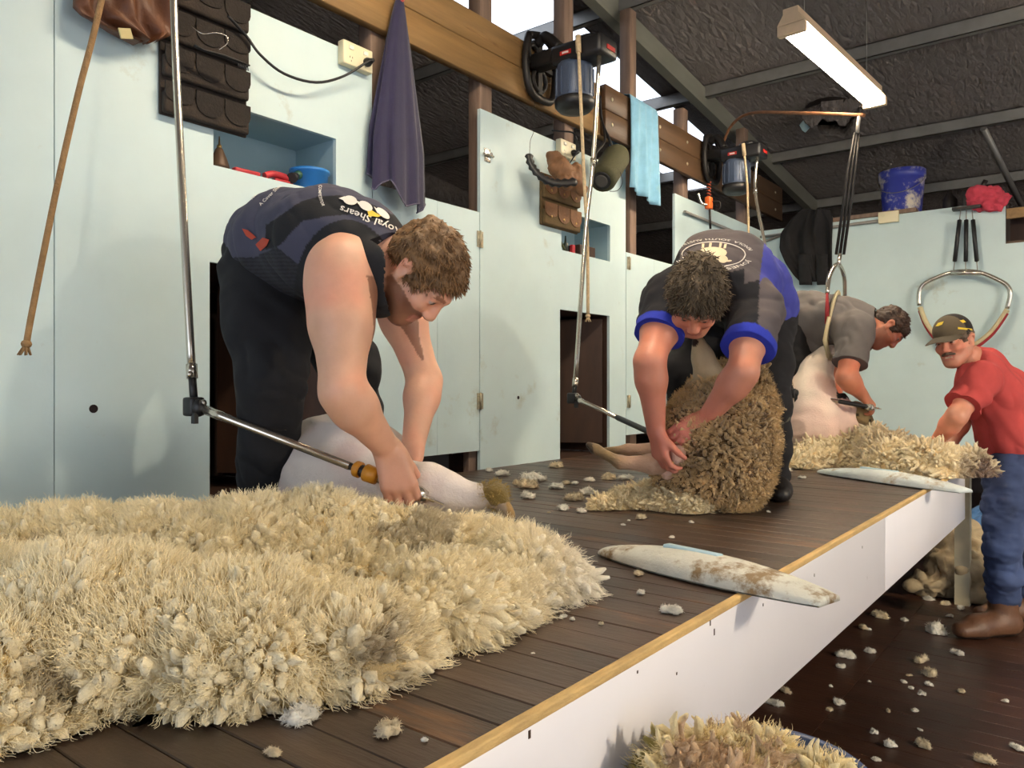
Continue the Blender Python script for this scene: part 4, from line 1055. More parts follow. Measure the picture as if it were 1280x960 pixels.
# ================================================================== PEOPLE
skin_m = mat('skin', (1, 1, 1, 1), rough=0.5, var=0.06, vscale=14, vcol=True, sss=0.12, bump=0.05, bscale=150)
cloth_m = mat('garment', (1, 1, 1, 1), rough=0.9, var=0.07, vscale=16, vcol=True, bump=0.08, bscale=160)
jean_m = mat('denim', (1, 1, 1, 1), rough=0.9, var=0.18, vscale=9, vcol=True, bump=0.12, bscale=200)
boot_m = mat('boot_leather', (1, 1, 1, 1), rough=0.5, var=0.2, vscale=10, vcol=True, bump=0.15, bscale=70)
hair_m = mat('hair', (1, 1, 1, 1), rough=0.6, var=0.3, vscale=50, vcol=True, bump=0.3, bscale=90)
print_m = mat('shirt_print', srgb(228, 222, 214), rough=0.8, var=0.05)
def axes(F, U):
    U = Vector(U).normalized(); F = Vector(F); F = (F - U * F.dot(U)).normalized(); L = U.cross(F)
    return L, F, U
def dirv(r, u, f): return RIGHT * r + UP * u + FWD * f          # image right, up, away from the viewer
def proj(V):
    V = np.asarray(V, np.float32); d = V[:,0]*(-ST) + V[:,1]*CT; r = V[:,0]*CT + V[:,1]*ST
    return 640 + FPX * r / d, 480 - FPX * (V[:,2] - CAMZ) / d
def lin(*c): return np.array(srgb(*c)[:3], np.float32)
class Head:
    def __init__(s, c, F, U, k=1.0):
        s.c = Vector(c); s.L, s.F, s.U = axes(F, U); s.k = k
        s.M = np.array([[s.L[i], s.F[i], s.U[i]] for i in range(3)], np.float32)
    def p(s, x, y, z): return s.c + (s.L * x + s.F * y + s.U * z) * s.k
    def local(s, V): return (np.asarray(V) - np.array(s.c, np.float32)) @ s.M / s.k
    def skull(s, B, smile=False):
        k = s.k; e = lambda c, r, kk=0.02, op='+': B.ell(s.p(*c), tuple(x * k for x in r), s.M, kk * k, op)
        e((0, -0.012, 0.036), (0.075, 0.096, 0.084)); e((0, 0.032, -0.035), (0.058, 0.060, 0.078), 0.03)
        e((0, 0.066, -0.093), (0.026, 0.022, 0.020), 0.03)
        for q in (-1, 1):
            B.cone(s.p(q*0.054, 0.0, -0.045), s.p(q*0.02, 0.058, -0.090), 0.022*k, 0.02*k, 0.03*k)
            e((q*0.041, 0.062, -0.018), (0.023, 0.026, 0.022), 0.02)
            e((q*0.031, 0.096, 0.012), (0.017, 0.014, 0.011), 0.012, '-')
            e((q*0.031, 0.079, 0.011), (0.0125, 0.0125, 0.0115), 0.004)
            e((q*0.012, 0.100, -0.027), (0.009, 0.011, 0.008), 0.006)
            B.cone(s.p(q*0.079, -0.012, 0.018), s.p(q*0.077, -0.004, -0.028), 0.017*k, 0.010*k, 0.008*k, s.F, 1.15)
            e((q*0.086, -0.005, 0.004), (0.006, 0.010, 0.016), 0.008, '-')
            B.cone(s.p(q*0.012, 0.089, 0.031), s.p(q*0.046, 0.076, 0.031), 0.011*k, 0.009*k, 0.014*k)
        B.cone(s.p(0, 0.090, 0.018), s.p(0, 0.107, -0.020), 0.009*k, 0.0118*k, 0.012*k)
        w = 0.028 if smile else 0.021
        B.cone(s.p(-w, 0.079, -0.052), s.p(w, 0.079, -0.052), 0.0075*k, 0.0075*k, 0.008*k); e((0, 0.088, -0.053), (0.016, 0.008, 0.006), 0.006)
        B.cone(s.p(-w*0.8, 0.079, -0.068), s.p(w*0.8, 0.079, -0.068), 0.0085*k, 0.0085*k, 0.008*k)
        if smile: e((0, 0.098, -0.059), (0.022, 0.012, 0.0030), 0.003, '-')
    def paint(s, V, col, skin, hairc, beard=0.0, smile=False, rosy=0.5):
        l = s.local(V); x, y, z = l.T
        near = (np.abs(l) < 0.16).all(1)
        def put(m, c, a=1.0):
            m = m & near; col[m] = col[m]*(1-a) + c*a
        put((z < 0.02) & (y > 0.03) & (z > -0.06), skin * np.array([1.06, 0.86, 0.82], np.float32), rosy)
        if beard: put((z < -0.028) & (y > -0.015) & (z < -0.030 - 0.0 * y) & ~((np.abs(x) < 0.024) & (np.abs(z + 0.060) < 0.013)), hairc * 1.1, beard)
        put((np.abs(x) < 0.027) & (y > 0.074) & (np.abs(z + 0.061) < 0.015), lin(170, 92, 86), 0.55)
        if smile: put((np.abs(x) < 0.017) & (y > 0.06) & (np.abs(z + 0.0595) < 0.0035), lin(206, 192, 178))
        for q in (-1, 1):
            r = np.hypot(x - q*0.031, (z - 0.011)*(3.2 if smile else 1.6)); put((r < 0.0125) & (y > 0.07), lin(168, 150, 140)); put((np.hypot(x - q*0.031, (z - 0.011)*(1.6 if smile else 1)) < 0.0065) & (y > 0.07), lin(44, 34, 28))
            put((np.abs(x - q*0.030) < 0.020) & (np.abs(z - 0.034 + np.abs(x - q*0.028)*0.1) < 0.0055) & (y > 0.06), hairc, 0.8)
        return col
    def hair(s, name, parent, hairc, length=0.02, top=0.012, curl=0.6, n=2200, seed=1, low=-0.045, res=0.006, rad=0.0032):
        k = s.k; B = Body()
        B.ell(s.p(0, -0.014, 0.040), tuple(v*k for v in (0.075 + top*0.6, 0.096 + top*0.8, 0.084 + top)), s.M, 0.02)
        B.ell(s.p(0, -0.060, -0.015), tuple(v*k for v in (0.062, 0.045, 0.055)), s.M, 0.03)
        B.ell(s.p(0, 0.105, -0.035), tuple(v*k for v in (0.092, 0.078, 0.098)), s.M, 0.012, '-')
        for q in (-1, 1): B.ell(s.p(q*0.088, 0.005, -0.012), tuple(v*k for v in (0.022, 0.032, 0.040)), s.M, 0.01, '-')
        V, Q = B.mesh(res); N = normals(V, Q); l = s.local(V)
        V = V + N * ((fbm(l * np.array([1, 0.5, 1]), 60, 3) * 0.016 * k + fbm(l, 22, 2) * 0.012 * k)[:,None])
        g = np.random.default_rng(seed); ii = g.integers(0, len(V), n); P0 = V[ii]; N0 = N[ii]
        ok = l[ii][:,2] > low; P0 = P0[ok]; N0 = N0[ok]
        flow = np.array(s.F * 0.7 - s.U * 0.35, np.float32); D = N0 * 0.45 + flow + g.normal(size=N0.shape).astype(np.float32) * 0.35 * (0.4 + curl)
        D = D / np.linalg.norm(D, axis=1, keepdims=True)
        SV, SF = staples(P0 - N0 * 0.003, D, (length * (0.6 + 0.8 * g.random(len(P0)))).astype(np.float32), np.full(len(P0), rad, np.float32), bend=curl, rings=4, sides=4, crimp=0.15*curl, tip=0.4, seed=seed)
        sh = np.repeat(0.65 + 0.9 * g.random(len(P0)), 16)
        col = np.concatenate([np.outer(0.8 + 0.5 * (fbm(l, 40, 2) + 0.3), hairc), np.outer(sh, hairc)]).astype(np.float32)
        return nmesh(name, np.concatenate([V, SV]), np.concatenate([Q, SF + len(V)]), hair_m, parent, col=col)
def hand(B, wrist, d, palm, T, curl=(0.5, 0.9, 0.7), k=1.0, thumb=(0.75, 0.5, 0.35), spread=1.0):
    """d: wrist to knuckles; palm: the way the palm faces; T: the side the thumb is on"""
    d = Vector(d).normalized(); palm = Vector(palm); palm = (palm - d * palm.dot(d)).normalized(); T = Vector(T); T = (T - d * T.dot(d) - palm * T.dot(palm)).normalized()
    w = Vector(wrist); off = (0.031, 0.0105, -0.0105, -0.029); kl = (0.090, 0.093, 0.088, 0.080); fl = (0.072, 0.080, 0.074, 0.058)
    for i in range(4):
        kn = w + d * (kl[i] * k) + T * (off[i] * k)
        B.cone(w + T * (off[i] * 0.55 * k), kn, 0.017 * k, 0.0125 * k, 0.014 * k)
        a = 0.0; p = kn; dd = d
        for j, (fr, r0, r1) in enumerate(((0.45, 0.0108, 0.0098), (0.30, 0.0098, 0.0088), (0.25, 0.0088, 0.0072))):
            a += curl[j]; dd = (d * math.cos(a) + palm * math.sin(a) + T * (off[i] * 1.8 * spread)).normalized()
            q = p + dd * (fl[i] * fr * k); B.cone(p, q, r0 * k, r1 * k, 0.004 * k); p = q
    t0 = w + d * (0.022 * k) + T * (0.022 * k); td = (d * thumb[0] + T * thumb[1] + palm * thumb[2]).normalized()
    t1 = t0 + td * (0.045 * k); td2 = (td + d * 0.35 + palm * 0.25).normalized(); t2 = t1 + td2 * (0.034 * k); t3 = t2 + (td2 + palm * 0.2).normalized() * (0.026 * k)
    B.cone(t0, t1, 0.018 * k, 0.0125 * k, 0.014 * k); B.cone(t1, t2, 0.012 * k, 0.0108 * k, 0.005 * k); B.cone(t2, t3, 0.0108 * k, 0.0085 * k, 0.004 * k)
def flatcap(V, p, n, rad):
    """trim a sleeve or cuff with a clean hem: push everything past the plane back onto it"""
    p = np.array(p, np.float32); n = np.array(Vector(n).normalized(), np.float32)
    h = (V - p) @ n; lat = np.linalg.norm(V - p - h[:,None]*n, axis=1); m = (h > 0) & (lat < rad) & (h < rad)
    V[m] -= h[m][:,None] * n; return V
def folds(V, Q, amp, s=9.0, axis=None, sq=0.35):
    N = normals(V, Q); P = V.copy()
    if axis is not None:
        a = np.array(Vector(axis).normalized(), np.float32); P = P - ((P @ a) * (1 - sq))[:,None] * a
    r = fbm(P, s, 3); r = np.abs(r) * 1.6 - 0.25
    return V + N * (r * amp)[:,None]
def boot(B, ankle, toe, sole_z, k=1.0, shaft=0.12):
    a = Vector(ankle); t = Vector(toe); d = (t - a); d.z = 0; d.normalize(); s = d.cross(UP)
    h = Vector((a.x, a.y, sole_z + 0.045 * k)) - d * 0.03 * k
    ball = h + d * 0.155 * k; ball.z = sole_z + 0.036 * k; tip = h + d * 0.225 * k; tip.z = sole_z + 0.032 * k
    B.cone(h, ball, 0.043 * k, 0.040 * k, 0.03, s, 1.05); B.cone(ball, tip, 0.042 * k, 0.030 * k, 0.03, s, 1.25)
    B.cone(Vector((a.x, a.y, sole_z + 0.06 * k)), a + UP * shaft * 0.6, 0.050 * k, 0.052 * k, 0.03)
    B.cone(h + d * 0.03, ball + UP * 0.02, 0.045 * k, 0.033 * k, 0.04)
def finish_boot(V, sole_z):
    V[:,2] = np.maximum(V[:,2], sole_z + 0.001); return V
def pmesh(name, B, res, m, parent, colfn, smooth=1, post=None):
    V, Q = B.mesh(res, smooth)
    if post is not None: V = post(V, Q)
    return nmesh(name, V, Q, m, parent, col=colfn(V)), V, Q
def const(c):
    return lambda V: np.tile(c, (len(V), 1)).astype(np.float32)
def skin_paint(skin, var=0.12):
    def f(V):
        n = fbm(V, 9, 3); c = np.tile(skin, (len(V), 1)).astype(np.float32)
        c[:,0] *= 1 + var * n; c[:,1] *= 1 - var * 0.8 * np.abs(n); c[:,2] *= 1 - var * np.abs(n); return c
    return f
def put_text(txt, mapper, bvh, parent, size=1.0, m=print_m, name='lettering', off=0.004, cuts=1):
    """flat lettering printed on a garment: glyph outline -> photo pixel -> point on the cloth"""
    cu = bpy.data.curves.new('t', 'FONT'); cu.body = txt; cu.size = 1.0; cu.align_x = 'CENTER'; cu.resolution_u = 2; cu.offset = 0.008
    ob = bpy.data.objects.new('t', cu); C.objects.link(ob); dg = bpy.context.evaluated_depsgraph_get()
    me = bpy.data.meshes.new_from_object(ob.evaluated_get(dg)); bpy.data.objects.remove(ob)
    bm = bmesh.new(); bm.from_mesh(me); bpy.data.meshes.remove(me)
    bmesh.ops.triangulate(bm, faces=bm.faces[:]); bmesh.ops.subdivide_edges(bm, edges=[e for e in bm.edges if e.calc_length() > 0.12], cuts=cuts, use_grid_fill=False)
    bmesh.ops.triangulate(bm, faces=bm.faces[:])
    return stamp(bm, mapper, bvh, parent, m, name, off)
def stamp(bm, mapper, bvh, parent, m, name, off=0.004):
    o = Vector((0, 0, CAMZ)); bad = []
    for v in bm.verts:
        x, y = mapper(v.co.x, v.co.y); p = W(x, y, 1.0); h = bvh.ray_cast(o, (p - o).normalized())
        if h[0] is None: bad.append(v); continue
        n = h[1] if h[1].dot(p - o) < 0 else -h[1]; v.co = h[0] + n * off
    bmesh.ops.delete(bm, geom=bad, context='VERTS')
    bm.verts.index_update(); vs = [v.co.copy() for v in bm.verts]; fs = [tuple(v.index for v in f.verts) for f in bm.faces]; bm.free()
    if not fs: return None
    q = MB(); q.add(vs, fs); return q.build(name, m, parent)
def poly_bm(pts, n=1):
    bm = bmesh.new(); vs = [bm.verts.new((x, y, 0)) for x, y in pts]; bm.faces.new(vs)
    bmesh.ops.triangulate(bm, faces=bm.faces[:])
    for _ in range(n): bmesh.ops.subdivide_edges(bm, edges=bm.edges[:], cuts=1, use_grid_fill=True)
    return bm
def pill(cx, cy, rx, ry, n=18, rot=0.0):
    return [(cx + rx*math.cos(t)*math.cos(rot) - ry*math.sin(t)*math.sin(rot), cy + rx*math.cos(t)*math.sin(rot) + ry*math.sin(t)*math.cos(rot)) for t in np.linspace(0, 2*math.pi, n, endpoint=False)]
def bvh_of(V, Q): return BVHTree.FromPolygons([tuple(v) for v in V.tolist()], [tuple(q) for q in Q.tolist()])

# ------------------------------------------------------------------ shearer in the navy singlet
def man_one():
    SK = lin(212, 164, 138); HC = lin(122, 90, 56)
    pel = W(345, 330, 2.40); wai = W(366, 306, 2.30); che = W(412, 306, 2.15); upp = W(454, 312, 2.07); nek = W(486, 324, 2.03)
    rs = W(426, 338, 1.92); re = W(428, 490, 1.80); rw = W(485, 562, 1.93); hd = Head(W(524, 344, 1.99), dirv(0.42, -0.86, -0.10), dirv(0.84, 0.45, -0.30), 1.04)
    ls = W(482, 335, 2.24); le = W(531, 476, 2.22); lw = W(516, 560, 2.10)
    rh = W(335, 350, 2.33); rk = W(342, 478, 2.15); ra = W(326, 640, 2.30)
    lh = W(352, 340, 2.50); lk = W(438, 450, 2.45); la = W(462, 620, 2.60)
    side = (ls - rs).normalized()
    root = empty('person', (ra.x, ra.y, 0), 'shearer in a navy and black singlet shearing beside the big fleece', 'person')
    B = Body()
    B.chain([pel, wai, che, upp], [0.125, 0.12, 0.125, 0.09], 0.06, side, 1.15); B.cone(upp, nek, 0.08, 0.068, 0.05); B.cone(nek, hd.p(0, -0.035, -0.04), 0.066, 0.062, 0.04)
    hd.skull(B)
    B.cone(upp, rs, 0.08, 0.075, 0.06); B.cone(upp, ls, 0.08, 0.075, 0.06)
    B.chain([rs, rs.lerp(re, 0.45), re], [0.078, 0.072, 0.050], 0.04); B.ell(rs.lerp(re, 0.18), (0.082, 0.082, 0.085), None, 0.04)
    B.chain([re, re.lerp(rw, 0.25), rw], [0.049, 0.053, 0.031], 0.03)
    hdir = dirv(0.30, -0.93, -0.12); hand(B, rw, hdir, dirv(-0.1, -0.15, 1.0), dirv(1.0, 0.25, 0.1), (0.45, 1.15, 0.9), 1.12, (0.75, 0.35, 0.6))
    B.chain([ls, ls.lerp(le, 0.45), le], [0.072, 0.062, 0.046], 0.04); B.chain([le, le.lerp(lw, 0.25), lw], [0.045, 0.047, 0.031], 0.03)
    hand(B, lw, dirv(-0.3, -0.95, -0.1), dirv(-0.6, 0, -0.8), dirv(0.2, -0.1, -0.9), (0.3, 0.4, 0.3), 1.0)
    B.chain([pel, rh, rk, ra], [0.12, 0.10, 0.06, 0.045], 0.04); B.chain([pel, lh, lk, la], [0.12, 0.10, 0.06, 0.045], 0.04)
    def sc(V):
        c = skin_paint(SK, 0.2)(V); t, d = seg_t(V, re, rw + hdir * 0.15); m = (d < 0.12) & (t > -0.2)
        k = np.clip(t, 0, 1)[:,None] * m[:,None] * 0.35; c = c * (1 - k) + k * lin(190, 112, 92)
        return hd.paint(V, c, SK, lin(110, 66, 44), 0.8)
    pmesh('body', B, 0.005, skin_m, root, sc)
    hd.hair('hair', root, HC, 0.016, 0.012, 0.15, 4200, 3, res=0.005, rad=0.0022)
    S = Body()
    S.chain([W(338, 305, 2.40), wai, che, upp], [0.135, 0.150, 0.148, 0.105], 0.07, side, 1.10); S.cone(upp, nek, 0.09, 0.076, 0.05)
    S.cone(upp, upp.lerp(rs, 0.78), 0.09, 0.070, 0.07); S.cone(upp, upp.lerp(ls, 0.8), 0.095, 0.078, 0.06)
    S.cone(che, che.lerp(rs, 0.45) - UP * 0.05, 0.12, 0.07, 0.06)
    S.ell(rs.lerp(re, 0.22) - FWD * 0.045 + RIGHT * 0.012, (0.10, 0.10, 0.125), None, 0.02, '-')
    S.cone(rs - FWD * 0.02, rs - FWD * 0.3, 0.088, 0.095, 0.015, None, 1.0, '-')
    S.chain([W(462, 308, 1.99), W(473, 335, 1.945), W(474, 372, 1.945)], [0.060, 0.056, 0.048], 0.04)
    def sp(V, Q):
        V = folds(V, Q, 0.014, 9, dirv(0.5, -0.9, 0), 0.4); V = flatcap(V, nek.lerp(hd.c, 0.12), hd.c - nek, 0.13); return flatcap(V, W(318, 314, 2.42), W(318, 314, 2.42) - W(366, 303, 2.30), 0.3)
    def vc(V):
        x, y = proj(V); c = np.tile(lin(66, 66, 84), (len(V), 1)).astype(np.float32)
        blk = lin(22, 22, 27)
        up = np.interp(x, [335, 345, 376, 396, 424, 462, 490], [280, 273, 252, 246, 244, 254, 268]); lo = np.interp(x, [335, 352, 364, 379, 410, 440, 490], [312, 305, 290, 276, 270, 268, 285])
        c[(y > up) & (y < lo) & (x > 332)] = blk
        rib = (y > np.interp(x, [318, 345, 372, 392], [322, 308, 330, 345])) & (x < 392); c[rib] = lin(34, 34, 42) * (0.7 + 0.6 * (np.sin(y[rib] * 1.3) > 0))[:,None]
        t, d = seg_t(V, rs - FWD * 0.3, rs.lerp(re, 0.1)); arm = np.hypot((x - 433) / 56, (y - 365) / 78)
        c[(arm < 1.16) & (arm > 0.5)] = blk
        chk = (x > 455) & (x < 488) & (y > 300) & (y < 365) & (arm > 1.10); c[chk] = np.where(((np.floor(x[chk] / 4) + np.floor(y[chk] / 4)) % 2 > 0)[:,None], lin(120, 118, 124), blk)
        return c
    o, V, Q = pmesh('singlet', S, 0.0045, cloth_m, root, vc, 2, sp)
    bv = bvh_of(V, Q)
    # print across the shoulders, read from the other side
    put_text('Royal Shears', lambda u, v: (464 - u * 14.5 - v * 4, 272 - u * 5.4 + v * 11 + 0.4 * u * u * (u < 0)), bv, o)
    def onb(f): return lambda u, v: f(u, v)
    for (cx, cy, rx, ry, rot) in ((438, 252, 9, 5.5, 0.25), (457, 259, 9, 5.0, 0.55), (478, 268, 10, 4.0, 0.7)):
        stamp(poly_bm(pill(cx, cy, rx, ry, 16, rot), 1), lambda u, v: (u, v), bv, o, print_m, 'sheep_head_print')
        stamp(poly_bm([(cx - 15 * math.cos(rot), cy + 1 - 15 * math.sin(rot)), (cx - 7, cy - 5), (cx - 6, cy + 1)], 1), lambda u, v: (u, v), bv, o, print_m, 'sheep_horn_print')
    stamp(poly_bm([(459, 265), (464, 264), (470, 268), (476, 271), (472, 273), (466, 272), (461, 273)], 1), lambda u, v: (u, v), bv, o, mat('yellow_print', srgb(222, 190, 60), rough=0.8), 'ribbon_print')
    put_text('COMPETITOR', lambda u, v: (398.5 + v * 5.5 + u * 0.6 + 0.25 * u * u, 246 - u * -4.2), bv, o)
    put_text('Golden Shears', lambda u, v: (333 + u * 5.6, 243 - u * 4.6 - v * -6 * 0), bv, o, cuts=0) if False else None
    for (x0, y0, tx) in ((340, 238, 'A Cover Shed'), (322, 237, 'For All')):
        put_text(tx, lambda u, v, x0=x0, y0=y0: (x0 + u * 4.4 - v * 4.5, y0 + 8 - u * 4.4 - v * 3.5), bv, o)
    org = mat('orange_red_trim', srgb(176, 66, 44), rough=0.8)
    for pts in ([(304, 286), (311, 288), (322, 297), (316, 300), (309, 295)], [(321, 306), (330, 297), (338, 300), (335, 307), (327, 314)]):
        stamp(poly_bm(pts, 2), lambda u, v: (u, v), bv, o, org, 'trim_patch')
    T = Body()
    T.cone(W(340, 314, 2.41), pel, 0.138, 0.140, 0.06, side, 1.12)
    T.chain([rh, rh.lerp(rk, 0.5), rk], [0.135, 0.112, 0.088], 0.05); T.chain([rk, rk.lerp(ra, 0.5), ra - UP * 0.02], [0.088, 0.080, 0.074], 0.04)
    T.chain([lh, lh.lerp(lk, 0.5), lk], [0.13, 0.105, 0.085], 0.05); T.chain([lk, lk.lerp(la, 0.5), la - UP * 0.02], [0.082, 0.076, 0.072], 0.04)
    pmesh('trousers', T, 0.008, cloth_m, root, const(lin(20, 20, 25)), 1, lambda V, Q: np.maximum(folds(V, Q, 0.030, 7, dirv(0.9, -0.4, 0), 0.45), np.array([-9, -9, 0.012], np.float32)))
    for a, t in ((ra, W(372, 660, 2.25)), (la, W(500, 640, 2.5))):
        F = Body(); boot(F, a, t, 0.0); pmesh('moccasin', F, 0.008, boot_m, root, const(lin(34, 28, 26)), 1, lambda V, Q: finish_boot(V, 0.0))
man_one()

# ------------------------------------------------------------------ shearer in the grey and blue polo
def man_two():
    SK = lin(206, 142, 116); HC = lin(84, 70, 52)
    pel = W(938, 395, 3.22); wai = W(928, 362, 3.12); che = W(905, 342, 2.95); upp = W(890, 348, 2.84); nek = W(882, 356, 2.76)
    hd = Head(W(871, 374, 2.62), dirv(-0.20, -0.86, -0.45), dirv(-0.15, 0.42, -0.86), 1.06)
    rs = W(838, 372, 2.78); re = W(812, 452, 2.62); rw = W(820, 538, 2.68)
    ls = W(944, 385, 2.80); le = W(928, 466, 2.60); lw = W(882, 524, 2.70)
    lh = W(950, 420, 3.15); lk = W(962, 503, 2.94); la = W(966, 597, 3.10)
    rh = W(895, 420, 3.28); rk = W(856, 462, 3.22); ra = W(855, 580, 3.50)
    side = (ls - rs).normalized()
    root = empty('person', (la.x, la.y, 0), 'shearer in a grey and blue polo bending over the brown sheep', 'person')
    B = Body()
    B.chain([pel, wai, che, upp], [0.12, 0.115, 0.12, 0.09], 0.06, side, 1.2); B.cone(upp, nek, 0.075, 0.066, 0.05); B.cone(nek, hd.p(0, -0.03, -0.04), 0.064, 0.06, 0.04)
    hd.skull(B)
    for s_, e_, w_ in ((rs, re, rw), (ls, le, lw)):
        B.cone(upp, s_, 0.08, 0.07, 0.06); B.chain([s_, s_.lerp(e_, 0.5), e_], [0.07, 0.062, 0.050], 0.04); B.chain([e_, e_.lerp(w_, 0.25), w_], [0.049, 0.051, 0.032], 0.03)
    hand(B, rw, dirv(0.15, -0.95, -0.1), dirv(0.75, -0.1, 0.3), dirv(0.3, 0.1, -0.9), (0.35, 0.6, 0.5), 1.05)
    hand(B, lw, dirv(-0.85, -0.5, -0.05), dirv(-0.2, -0.6, 0.6), dirv(-0.3, 0.6, -0.6), (0.25, 0.5, 0.4), 1.05)
    B.chain([pel, rh, rk, ra], [0.12, 0.1, 0.06, 0.045], 0.04); B.chain([pel, lh, lk, la], [0.12, 0.1, 0.06, 0.045], 0.04)
    def sc(V):
        c = skin_paint(SK, 0.2)(V)
        for e_, w_ in ((re, rw), (le, lw)):
            t, d = seg_t(V, e_, w_ + (w_ - e_) * 0.5); m = (d < 0.12) & (t > -0.5); k = (np.clip(t + 0.3, 0, 1) * m * 0.6)[:,None]; c = c * (1 - k) + k * lin(196, 112, 98)
        return hd.paint(V, c, SK, HC, 0.0)
    pmesh('body', B, 0.0055, skin_m, root, sc)
    hd.hair('hair', root, HC, 0.022, 0.020, 0.6, 3200, 5, low=-0.06, res=0.006, rad=0.0034)
    S = Body()
    S.chain([W(944, 388, 3.20), wai, che, upp], [0.150, 0.150, 0.150, 0.105], 0.07, side, 1.22); S.cone(upp, nek, 0.085, 0.078, 0.04)
    rse = rs.lerp(re, 0.60); lse = ls.lerp(le, 0.66)
    S.cone(upp, rs, 0.095, 0.088, 0.07); S.cone(rs, rse + (re - rs) * 0.12, 0.090, 0.084, 0.05); S.cone(upp, ls, 0.095, 0.09, 0.07); S.cone(ls, lse + (le - ls) * 0.12, 0.092, 0.084, 0.05)
    S.cone(che, che.lerp(ls, 0.6) - UP * 0.04 + FWD * 0.05, 0.13, 0.09, 0.06)
    def sp(V, Q):
        V = folds(V, Q, 0.020, 8, side, 0.4)
        V = flatcap(V, rse, re - rs, 0.13); V = flatcap(V, lse, le - ls, 0.13); V = flatcap(V, W(948, 402, 3.22), W(948, 402, 3.22) - wai, 0.3)
        return flatcap(V, nek.lerp(hd.c, 0.1), hd.c - nek, 0.12)
    def vc(V):
        x, y = proj(V); gry = lin(92, 84, 86); blk = lin(27, 26, 32); blu = lin(70, 74, 166)
        c = np.tile(gry, (len(V), 1)).astype(np.float32)
        c[(y > 343 + np.abs(x - 900) * -0.25) & (x < 930)] = blk; c[(x < 850)] = blk
        c[(y > 352 + (940 - x) * 0.25) & (x < 950 - (y - 350) * 0.05)] = blk
        c[(x < 905) & (y > 352 - (905 - x) * 0.05)] = blk
        c[(x > 952 + (330 - y) * 0.12) & (seg_t(V, ls, le)[1] > 0.115)] = blu
        for e, ax in ((rse, re - rs), (lse, le - ls)):
            h = (V - np.array(e, np.float32)) @ np.array(ax.normalized(), np.float32); lat = np.linalg.norm(V - np.array(e, np.float32), axis=1); c[(h > -0.035) & (lat < 0.15)] = lin(40, 56, 176)
        return c
    o, V, Q = pmesh('polo_shirt', S, 0.0065, cloth_m, root, vc, 2, sp); bv = bvh_of(V, Q)
    cx, cy, rx, ry = 892, 319, 38, 15
    def arc(a0, sgn, rr, h, dens):
        def f(u, v):
            a = a0 + sgn * u * dens; k = 1 + rr + v * h
            return cx + rx * k * math.cos(a), cy + ry * k * math.sin(a)
        return f
    put_text('JONES SHEARING', arc(math.pi * 0.5, 1, 0.16, 0.26, 0.30), bv, o)          # upside down to the viewer
    put_text('PENOLA  SOUTH AUSTRALIA', arc(-math.pi * 0.5, -1, 0.32, -0.18, 0.20), bv, o)
    ring = np.linspace(0, 2 * math.pi, 48, endpoint=False); bm = bmesh.new(); ra_ = [bm.verts.new((cx + rx * math.cos(t), cy + ry * math.sin(t), 0)) for t in ring]; rb_ = [bm.verts.new((cx + rx * 1.035 * math.cos(t), cy + ry * 1.07 * math.sin(t), 0)) for t in ring]
    for i in range(48): bm.faces.new((ra_[i], ra_[(i+1) % 48], rb_[(i+1) % 48], rb_[i]))
    stamp(bm, lambda u, v: (u, v), bv, o, print_m, 'ring_print')
    crm = mat('cream_print', srgb(232, 214, 182), rough=0.8)
    for nm, pts in (('sheep_body_print', pill(891, 317, 17, 7, 20)), ('sheep_head_print', pill(903, 325, 6, 5, 14)), ('sheep_ear_print', pill(895, 324, 4, 1.3, 10, 0.3)), ('sheep_ear_print', pill(910, 327, 4, 1.3, 10, -0.1)),
                    ('sheep_leg_print', [(877, 312), (880, 312), (881, 306), (878, 306)]), ('sheep_leg_print', [(886, 311), (889, 311), (890, 305), (887, 305)]), ('sheep_leg_print', [(898, 311), (901, 311), (902, 305), (899, 305)]), ('sheep_leg_print', [(904, 312), (907, 312), (908, 306), (905, 306)])):
        stamp(poly_bm(pts, 1), lambda u, v: (u, v), bv, o, crm, nm, 0.005)
    T = Body(); T.cone(W(946, 398, 3.22), pel, 0.142, 0.148, 0.06, side, 1.2)
    T.chain([lh, lh.lerp(lk, 0.5), lk], [0.125, 0.10, 0.078], 0.05); T.chain([lk, lk.lerp(la, 0.5), la - UP * 0.02], [0.074, 0.070, 0.062], 0.04)
    T.chain([rh, rh.lerp(rk, 0.5), rk], [0.13, 0.108, 0.085], 0.05); T.chain([rk, rk.lerp(ra, 0.5), ra - UP * 0.02], [0.08, 0.075, 0.066], 0.04)
    pmesh('trousers', T, 0.009, cloth_m, root, const(lin(30, 28, 30)), 1, lambda V, Q: np.maximum(folds(V, Q, 0.014, 7, (0, 0, 1), 1.6), np.array([-9, -9, 0.012], np.float32)))
    for k_, l_ in ((lk, la), (rk, ra)):
        c = k_.lerp(l_, 0.10); d = (l_ - k_).normalized(); q = Body(); q.cone(c, c + d * 0.006, 0.079, 0.079, 0.01); pmesh('knee_band', q, 0.007, cloth_m, root, const(lin(92, 88, 76)))
    for a, t in ((la, W(985, 625, 2.75)), (ra, W(815, 600, 3.1))):
        F = Body(); boot(F, a, t, 0.0, 1.0); pmesh('moccasin', F, 0.008, boot_m, root, const(lin(30, 26, 25)), 1, lambda V, Q: finish_boot(V, 0.0))
man_two()

